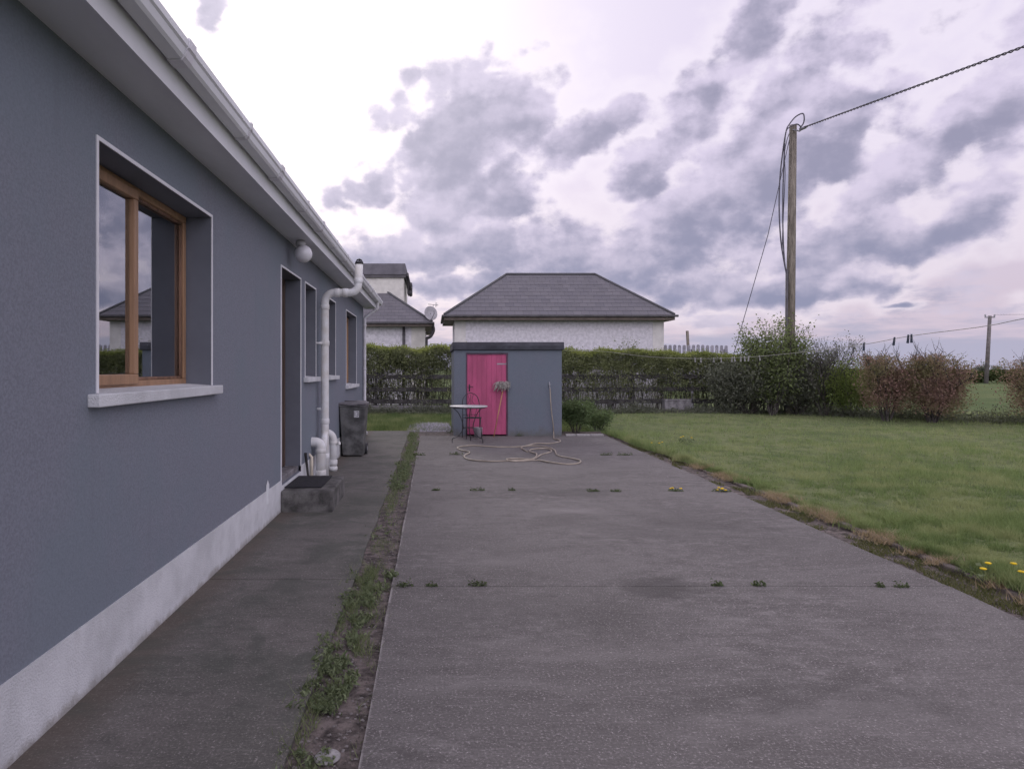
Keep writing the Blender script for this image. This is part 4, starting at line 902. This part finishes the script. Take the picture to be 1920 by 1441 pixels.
# twisted aerial bundle to the right
A_ = PP(1508,239,-.45); Bp = P(1920, 88, 13.0); L_ = (Bp-A_); m_ = MB(); far = A_+L_*1.9
for s_ in (0, 1):
    pts = []; N_ = 620
    for k in range(N_+1):
        t = k/N_; p = A_.lerp(far, t); p.z -= .9*(4*t*(1-t))*.35*0+.0; a = t*(far-A_).length/.36*2*math.pi+s_*math.pi
        u = L_.normalized().cross(Vector((0, 0, 1))).normalized(); w_ = u.cross(L_.normalized()); pts.append(p+u*.017*math.cos(a)+w_*.017*math.sin(a))
    m_.tube(pts, .014, 5, caps=False)
tag(m_.build('twisted_cable', M_wire), 'twisted black overhead cable running from the tall pole to the upper right', 'cable')
# far pole
fp = empty('power_pole', (P(1849, 0, 76).x, 76, 0), 'distant power pole with a small crossarm standing in the field at right', 'pole')
b0 = Vector((P(1849, 0, 76).x, 76, -.1)); t0 = P(1856, 592, 76)
HP(MB().tube([b0, t0], [.22, .17], 10), 'shaft', mat('grey_pole', (.17, .155, .15), .9, .15, 3), fp)
m_ = MB().tube([t0+Vector((-.55, 0, -.15)), t0+Vector((.55, 0, -.15))], .07, 6)
HP(m_, 'crossarm', M_galv, fp)
for sx in (-.5, .5): HP(MB().lathe([(.03, 0), (.09, .05), (.06, .1), (.09, .16), (.05, .24), (.0, .26)], tuple(t0+Vector((sx, 0, -.09))), 10), 'insulator', M_galv, fp)
wa = t0+Vector((0, 0, -.9)); m_ = MB()
m_.tube(spline([P(2400, 572, 40), P(2050, 587, 60), t0+Vector((.5, 0, .12))], 6), .014, 4)
tag(m_.build('power_line', M_wire), 'thin distant wire crossing the sky past the small far pole', 'wire')
tag(MB().tube([P(1750, 685, 72), P(1990, 684, 72)], .012, 4).build('telephone_line', M_wire), 'faint level wire just above the horizon hedge', 'wire')

# ================================================================== CLOTHESLINE & pegs
line = spline([Vector((2.95, 15.55, 1.92)), P(1130, 658.5, 14.0), P(1210, 668, 12.6), P(1300, 672, 11.3), P(1400, 669.5, 10.1), P(1515, 659, 8.9), P(1620, 645.5, 8.0), P(1708, 629.5, 7.3), P(1843, 612, 6.5), P(1920, 597, 6.1), P(2150, 552, 5.3)], 10)
tag(MB().tube(line, .0035, 5).build('washing_line', mat('line_cord', (.42, .42, .36), .7)), 'pale washing line sagging across the lawn from the shed roof', 'line')
def on_line(px):
    best = min(line, key=lambda v: abs((CX+v.x*F/v.y)-px)); i = line.index(best); 
    for a, c in zip(line[:-1], line[1:]):
        pa_, pc_ = CX+a.x*F/a.y, CX+c.x*F/c.y
        if pa_ <= px <= pc_: return a.lerp(c, (px-pa_)/(pc_-pa_))
    return best
M_pegw = mat('white_peg', (.42, .42, .40), .5); M_pegd = mat('dark_peg', (.045, .06, .085), .5)
def make_peg(m):
    e = bpy.data.objects.new('clothes_peg', None); C.objects.link(e); e.empty_display_size = .02
    for s_ in (-1, 1):
        k = MB(); k.add([(s_*.002, -.005, .012), (s_*.006, -.005, .016), (s_*.009, -.005, -.03), (s_*.011, -.005, -.062), (s_*.004, -.005, -.064), (s_*.003, -.005, -.02)]+[(s_*.002, .005, .012), (s_*.006, .005, .016), (s_*.009, .005, -.03), (s_*.011, .005, -.062), (s_*.004, .005, -.064), (s_*.003, .005, -.02)],
              [(0, 1, 2, 3, 4, 5), (11, 10, 9, 8, 7, 6)]+[(i, (i+1) % 6, 6+(i+1) % 6, 6+i) for i in range(6)]); k.build('jaw', m, e)
    sp_ = MB().tube([(-.010, -.006, -.018), (.010, -.006, -.018)], .003, 6).build('spring', M_galv, e)
    return e
def copy_tree(o, parent=None):
    c = o.copy(); C.objects.link(c); c.parent = parent
    for chd in o.children: copy_tree(chd, c)
    return c
pw = None; pd = None
pegs = [(1303, 0, 'leftmost white peg of the pair hanging left on the washing line'), (1314, 0, 'white peg second from the left on the washing line'), (1338, 0, 'small white peg hanging alone right of the left pair'), (1352, 0, 'white peg fourth from the left on the washing line'), (1373, 0, 'white peg at the left of the bunch before the bush'), (1377, 0, 'white peg in the middle of the bunch before the bush'), (1389, 0, 'white peg right of the low one before the bush'), (1396, 0, 'white peg at the right of the bunch before the bush'), (1404, 0, 'tilted white peg just right of the bunch before the bush'), (1424, 0, 'last white peg on the right, below the tall pole'),
        (1620, 1, 'dark peg against the sky, leftmost of the dark ones'), (1677, 1, 'single dark peg in the middle of the dark ones against the sky'), (1703, 1, 'left one of the two touching dark pegs against the sky'), (1709, 1, 'right one of the two touching dark pegs against the sky')]
for i, (px, dk, lab) in enumerate(pegs):
    if dk:
        o = make_peg(M_pegd) if pd is None else copy_tree(pd); pd = pd or o
    else:
        o = make_peg(M_pegw) if pw is None else copy_tree(pw); pw = pw or o
    o.location = on_line(px)-Vector((0, 0, .0)); o.rotation_euler = (R(random.uniform(-6, 6)), R(random.uniform(-9, 9)), R(random.uniform(-25, 25) if not dk else 20)); o.scale = ((.95 if not dk else 1.15),)*3
    tag(o, lab, 'clothes peg', 'pegs hanging on the washing line')

# ================================================================== SHRUBS & TREES
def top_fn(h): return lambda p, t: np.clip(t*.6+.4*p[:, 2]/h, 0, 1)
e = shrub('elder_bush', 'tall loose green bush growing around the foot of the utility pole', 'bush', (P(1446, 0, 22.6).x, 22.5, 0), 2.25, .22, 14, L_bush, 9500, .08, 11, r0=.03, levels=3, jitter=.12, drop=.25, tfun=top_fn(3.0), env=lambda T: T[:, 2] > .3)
shrub('ivy_growth', 'dark ivy wrapped round the lower part of the utility pole', 'ivy', (pb.x+.03, 22.85, 0), 2.6, .06, 6, L_hedge, 2600, .09, 12, r0=.02, levels=2, jitter=.11)
shrub('dark_thicket', 'dark dense twiggy thicket under the green bush by the pole', 'bush', (P(1410, 0, 23).x, 23.2, 0), 1.6, 1.0, 20, L_dark, 24000, .07, 13, r0=.03, levels=3, jitter=.18)
shrub('dark_thicket', 'dark twiggy thicket directly right of the utility pole', 'bush', (P(1500, 0, 22.6).x, 22.7, 0), 1.35, .7, 18, L_dark, 20000, .07, 14, r0=.03, levels=3, jitter=.18)
shrub('bare_hawthorn', 'almost leafless thorn bush with bare twigs against the sky', 'bush', (P(1548, 0, 22.2).x, 22.2, 0), 1.95, .42, 10, L_dark, 2500, .06, 15, r0=.035, levels=4, jitter=.08, bark=M_twig)
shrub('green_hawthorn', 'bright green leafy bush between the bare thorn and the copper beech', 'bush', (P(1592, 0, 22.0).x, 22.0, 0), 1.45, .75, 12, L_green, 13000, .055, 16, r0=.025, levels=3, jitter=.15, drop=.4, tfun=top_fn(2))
B1 = shrub('copper_beech', 'copper leaved beech bush, leftmost of three, with a dark central stem', 'tree', (P(1662, 0, 19.8).x, 19.8, 0), 1.75, .34, 8, L_beech, 13000, .05, 17, r0=.035, levels=3, jitter=.12, zmax=1.86, drop=.45, group='copper beech bushes on the lawn edge', env=lambda T: T[:, 2] > .3)
B2 = shrub('copper_beech', 'widest copper leaved beech bush, in the middle of the three', 'tree', (P(1748, 0, 19.3).x, 19.3, 0), 1.75, .46, 12, L_beech, 21000, .05, 18, r0=.035, levels=3, jitter=.13, zmax=1.84, drop=.45, group='copper beech bushes on the lawn edge', env=lambda T: T[:, 2] > .2)
B3 = shrub('copper_beech', 'copper leaved beech bush cut off by the right edge of the picture', 'tree', (P(1965, 0, 17.9).x, 17.9, 0), 1.7, .52, 13, L_beech, 18000, .05, 19, r0=.035, levels=3, jitter=.13, zmax=1.72, drop=.45, group='copper beech bushes on the lawn edge', env=lambda T: T[:, 2] > .15)
shrub('box_shrub', 'low rounded green shrub against the right side of the shed', 'bush', (P(1082, 0, 16.6).x, 16.7, 0), .60, .75, 12, L_shrub, 9000, .042, 20, r0=.012, levels=3, jitter=.08)
shrub('box_shrub', 'lower trailing green plant beside the rounded shrub and lawn corner', 'bush', (P(1128, 0, 16.9).x, 17.3, 0), .42, .9, 9, L_shrub, 2000, .05, 21, r0=.01, levels=3, jitter=.07)
# undergrowth along hedge foot
t = rng.random(52000)*30.5; PX_ = np.array([-4., 12.0, 14.2, 16.0, 22.5]); PY_ = np.array([23.75, 23.4, 20.2, 18.9, 16.3]); SL = np.array([0, 16, 19.9, 22.1, 29.1])*30.5/29.1
x = np.interp(t, SL, PX_); y = np.interp(t, SL, PY_)
wd = np.where(x > 12, .42, .22); x = x+rng.normal(size=len(x))*wd*.6; y = y+rng.normal(size=len(x))*wd
hgt = np.where(x > 12, .30, .15)+.14*np.clip(vnoise(x, y, .6, 3), -.6, 1); z = np.abs(rng.normal(size=len(x)))*np.maximum(hgt, .05)*.6
keep = ~((x < 3.3) & (x > -.6) & (y < 22)); lo = leaves('undergrowth', np.stack([x, y, z], 1)[keep], .08, L_dark, None, None, up=.8, asp=.3); tag(lo, 'dark rank grass and weeds along the foot of the hedge', 'undergrowth', kind='stuff')
# far hedgerow
n = 16000; x = rng.uniform(28, 110, n); y = 79+rng.normal(size=n)*.7+(x-60)*.05; z = np.abs(rng.random(n))**.7*(1.35+.25*vnoise(x, y*0, 3, 1))
tag(leaves('field_hedgerow', np.stack([x, y, z], 1), .38, leafmat('far_hedge_leaf', (.03, .042, .022), (.07, .09, .04), .2), None, None), 'dark green hedgerow across the far side of the field', 'hedge')
for (px, Y, hh, lab) in [(1842, 150, 2.3, 'tiny round tree on the horizon left of the far pole'), (1868, 160, 2.0, 'tiny tree on the horizon right of the far pole'), (1640, 160, 4.5, 'distant tree on the horizon left of the copper beeches')]:
    shrub('distant_tree', lab, 'tree', (P(px, 0, Y).x, Y, 0), hh, .7, 7, L_dark, 500, .4, int(px), r0=.1, levels=2, jitter=.35, group='distant trees on the horizon')

# ================================================================== GRASS
L_grass = leafmat('lawn_blade', (.08, .13, .055), (.265, .34, .145), .38, c3=(.31, .34, .17))
L_straw = leafmat('straw_blade', (.28, .20, .13), (.46, .36, .25), .3)
def lawn_pts(n, y0, y1, p, xmax):
    u = rng.random(n); y = (y0**(1-p)+u*(y1**(1-p)-y0**(1-p)))**(1/(1-p)); xl = 3.42+.03*y+.36
    x = xl+(np.minimum(xmax, y*.98+2.5)-xl)*rng.random(n); ok = x > xl; return x[ok], y[ok]
x, y = lawn_pts(420000, 3.2, 24.0, 1.9, 26)
yk = rng.uniform(3.2, 11.5, 16000); xk = 3.42+.03*yk+.40-np.abs(rng.normal(size=16000))*.055*np.clip(1+1.2*vnoise(yk, yk*0, .45, 4), .1, 2.5); x = np.concatenate([x, xk]); y = np.concatenate([y, yk])
ye = rng.uniform(9.5, 16.5, 9000); xe = 3.42+.03*ye+.38-rng.random(9000)**1.5*np.clip((ye-9.5)*.08, .02, .30); x = np.concatenate([x, xe]); y = np.concatenate([y, ye])
z = .02+.012*np.sin(x*1.3+y*.7)+.01*np.sin(y*1.9-x*.4)-.008
patch = np.clip(.45+.45*vnoise(x, y, 1.1, 6)+.75*vnoise(x, y, .13, 2), 0, 1.6)
h = (.016+.058*patch)*(1+.012*y); edge = np.exp(-(x-(3.42+.03*y+.36))/.18); h = h*(1+.25*edge)
w = .0035+.00042*y
tint = np.clip(.04+.44*patch+.016*y+rng.normal(size=len(x))*.17, 0, 1)
grass('lawn_grass', np.stack([x, y, z], 1), h, w, L_grass, .9, tint, label='short green lawn grass right of the driveway', cat='grass', kind='stuff')
# grass left of / behind the shed, and path end
x = rng.uniform(-5, 4, 60000); y = rng.uniform(16.95, 24, 60000); k = ~((x > .4) & (x < 2.95) & (y < 17.8)); x, y = x[k], y[k]
grass('back_grass', np.stack([x, y, 0*x-.055], 1), .11+0*x, .009, L_grass, .8, rng.random(len(x))*.5, label='rough green grass between the driveway end and the hedge', cat='grass', kind='stuff')
# straw coloured fringe along the edging
n = 15000; y = rng.uniform(3.2, 11.5, n)**1; keep = vnoise(y, y*0, .5, 3) > -.15; y = y[keep]; x = 3.42+.03*y+.33+rng.normal(size=len(y))*.075
grass('dry_grass', np.stack([x, y, 0*x+.01], 1), .06+0*x, .005+0*x, L_straw, 1.8, None, label='dry straw coloured fringe along the lawn edging', cat='grass', kind='stuff')
# moss and bits in the strip between edging and drive
n = 26000; y = 3.0+13*rng.random(n)**1.3; x = 3.42+.03*y+rng.random(n)*.34-.03*(rng.random(n) < .2); k = vnoise(x*2, y, .4, 8) > .0; x, y = x[k], y[k]
grass('edge_weeds', np.stack([x, y, 0*x-.02], 1), .032+0*x, .006+0*x, leafmat('moss_blade', (.07, .085, .035), (.17, .16, .08), .2), 1.6, None, label='moss and small weeds in the strip beside the driveway', cat='weeds', kind='stuff')
# debris / gravel chips in the soil strips
def chips(name, xs, ys, zs, s, m, **kw):
    n = len(xs); base_ = np.array([[1, 1, -.3], [-1, 1, -.3], [-1, -1, -.3], [1, -1, -.3], [0, 0, .8]])*.5
    s = s*rng.uniform(.4, 1.3, n); a = rng.uniform(0, 6.28, n); V = np.repeat(base_[None], n, 0)*s[:, None, None]*rng.uniform(.6, 1.3, (n, 1, 3))+rng.normal(size=(n, 5, 3))*s[:, None, None]*.08
    ca, sa = np.cos(a)[:, None], np.sin(a)[:, None]; Xr = V[:, :, 0]*ca-V[:, :, 1]*sa; Yr = V[:, :, 0]*sa+V[:, :, 1]*ca
    V = np.stack([Xr+xs[:, None], Yr+ys[:, None], V[:, :, 2]+zs[:, None]], 2); Fc = np.array([[0, 1, 4], [1, 2, 4], [2, 3, 4], [3, 0, 4]])[None]+np.arange(n)[:, None, None]*5
    return tag(np_mesh(name, V.reshape(-1, 3), Fc.reshape(-1, 3), m, None, np.repeat(rng.random(n), 4), 3), **kw)
L_chip = leafmat('chip_stone', (.12, .105, .095), (.26, .24, .235), .0)
n = 4000; y = 2+14*rng.random(n)**1.5; side = rng.random(n) < .6; x = np.where(side, -.555+rng.random(n)*.27, 3.42+.03*y+rng.random(n)*.27)
chips('gravel_bits', x, y, 0*x-.02, .012, L_chip, label='fine grit and crumbs lying in the soil strips beside the driveway', cat='grit', kind='stuff')
n = 9000; x = .06+rng.normal(size=n)*.24; y = 18.2+rng.normal(size=n)*.62; k_ = (y > 16.93) & (x < .44); x, y = x[k_], y[k_]; z = -.03+.045*np.clip(1-((x-.05)/.7)**2, 0, 1)*np.clip(1-((y-18.3)/1.6)**2, 0, 1)
chips('gravel', x, y, z, .045, leafmat('pale_gravel', (.25, .235, .26), (.50, .48, .53), .0), label='patch of pale gravel left of the shed', cat='gravel', kind='stuff')
m_ = MB().box(-.5, .7, 16.9, 19.6, -.05, -.005); 

# weeds in the joint between path and drive
def strip_weeds(name, segs, label, dens=1500):
    P_ = []
    for (ya, yb, xa, xb, d, hh) in segs:
        n = int(dens*d*(yb-ya)); y = rng.uniform(ya, yb, n); x = rng.uniform(xa, xb, n)+.05*vnoise(y, y, .15, 1); k = vnoise(x*3, y, .16, 5) > .0+.25*rng.normal(size=n)
        P_.append(np.stack([x, y, -.015+np.abs(rng.normal(size=n))*hh], 1)[k])
    P_ = np.concatenate(P_); o = leaves(name, P_, np.where(rng.random(len(P_)) < .25, .040, .024), M_green, None, None, up=.3, asp=.32); return tag(o, label, 'weeds', kind='stuff')
strip_weeds('strip_weeds', [(2.35, 2.75, -.62, -.42, 1.8, .014), (3.05, 3.6, -.60, -.38, 2.8, .018), (3.6, 4.25, -.62, -.38, 2.2, .018), (4.4, 5.15, -.60, -.36, 1.8, .018), (5.0, 5.1, -.40, -.30, 3, .02), (8.7, 11.0, -.56, -.34, 1.5, .03), (11.0, 14.6, -.50, -.30, .7, .02), (14.6, 16.6, -.55, -.35, .8, .03), (6.0, 8.6, -.58, -.33, .15, .015)], 'low green weeds growing in the strip between path and driveway')
yy_ = np.concatenate([rng.uniform(2.2, 5.3, 5200), rng.uniform(5.3, 16.5, 5200)]); xx_ = -.46+.07*rng.normal(size=len(yy_))+.04*vnoise(yy_, yy_*0, .3, 1); kk = vnoise(xx_*3, yy_, .25, 5) > .02
grass('strip_grass', np.stack([xx_, yy_, 0*xx_-.02], 1)[kk], .05+0*xx_[kk], .0035+0*xx_[kk], leafmat('strip_blade', (.10, .135, .065), (.27, .31, .16), .3), 1.4, None, label='thin grass blades growing through the strip between path and driveway', cat='grass', kind='stuff')
# single tufts along the driveway joints
def tuft(loc, r, label, flowers=0, group='weed tufts in the driveway joints', name='weed_tuft', nl=70, hh=.03):
    e = empty(name, loc, label, 'weed', group)
    a = rng.uniform(0, 6.28, nl); rr = r*rng.random(nl)**.6; pos = np.stack([np.cos(a)*rr, np.sin(a)*rr*.45, np.abs(rng.normal(size=nl))*hh], 1)
    leaves('leaves', pos, .030, M_weed, e, None, up=.35, asp=.34)
    for k in range(flowers):
        fx, fy = random.uniform(-r, r)*.7, random.uniform(-r, r)*.3; fz = random.uniform(.03, .06)
        m_ = MB().lathe([(.0, -.006), (.013, -.002), (.019, .004), (.014, .009), (0, .011)], (fx, fy, fz), 10); m_.build('flower', M_yellow, e)
        MB().tube([(fx, fy, 0), (fx, fy, fz)], .002, 4).build('stalk', M_green, e)
tl = [(760, 1098, .07, 'weed tuft in the nearest joint at the left edge of the driveway', 0), (808, 1098, .05, 'second weed tuft from the left in the nearest joint', 0), (897, 1097, .07, 'weed tuft in the nearest joint right of the left pair', 0), (1345, 1097, .05, 'weed tuft by the dark stain in the nearest joint', 0), (1423, 1097, .055, 'weed tuft right of the dark stain in the nearest joint', 0), (1650, 1100, .03, 'tiny weed near the right end of the nearest joint', 0), (1690, 1100, .05, 'weed tuft at the right end of the nearest joint', 0),
      (818, 919, .05, 'leftmost weed tuft of the second joint', 0), (895, 919, .10, 'wide flat weed tuft left in the second joint', 0), (960, 919, .05, 'small weed tuft left of centre in the second joint', 0), (1112, 921, .08, 'weed tuft near the middle of the second joint', 0), (1155, 921, .07, 'weed tuft just right of the middle of the second joint', 0), (1268, 920, .10, 'yellow flowering dandelion in the second joint, left one of two', 3), (1353, 921, .13, 'yellow flowering dandelion at the right end of the second joint', 5),
      (785, 853, .12, 'weed tuft at the left end of the far joint', 0), (855, 852, .13, 'weed tuft in the far joint before the table', 0), (1137, 853, .12, 'weed tuft in the far joint right of the hose', 0), (1171, 853, .14, 'rightmost weed tuft of the far joint', 0)]
for px, py, r, lab, fl in tl:
    v = G(px, py); tuft((v.x, v.y, -.012), r, lab, fl, nl=int(50+1000*r), hh=.013+.09*r if fl == 0 else .02)
v = G(845, 812); tuft((v.x, v.y, 0), .12, 'yellowish green weed clump by the left front corner of the shed', 0, nl=160, hh=.10)
v = G(975, 818); tuft((v.x, 15.56, 0), .10, 'small green weed at the foot of the shed wall right of the door', 0, nl=70, hh=.04)
for px, py, nfl, lab in [(1872, 1078, 4, 'dandelion clump with four yellow heads at the right edge of the lawn'), (1284, 825, 3, 'dandelion clump in the lawn near the far end of the edging'), (1232, 836, 3, 'dandelion clump in the lawn close to the driveway edge')]:
    v = G(px, py, .06)
    e = empty('dandelion', (v.x, v.y, .02), lab, 'dandelion', 'dandelions flowering in the lawn'); 
    nl = 50; leaves('leaves', np.stack([rng.normal(size=nl)*.09, rng.normal(size=nl)*.09, .02+np.abs(rng.normal(size=nl))*.02], 1), .05, M_green, e)
    for k in range(nfl):
        fx, fy = (k-(nfl-1)/2)*.10+random.uniform(-.03, .03), random.uniform(-.15, .15)
        MB().lathe([(.0, -.006), (.016, -.002), (.022, .004), (.016, .009), (0, .011)], (fx, fy, .105), 10).build('flower', M_yellow, e)
        MB().tube([(fx, fy, 0), (fx, fy, .103)], .002, 4).build('stalk', M_green, e)
# flat pale stone in the strip
v = G(614, 1414); m_ = MB().lathe([(0, .0), (.045, .0), (.053, .006), (.047, .013), (0, .016)], (0, 0, 0), 20); o = m_.build('flat_stone', M_stone); o.location = (v.x, v.y, -.015); o.scale = (1, .9, 1); o.rotation_euler = (R(4), R(-3), .4); tag(o, 'flat pale oval stone lying in the weedy strip at the bottom', 'stone')
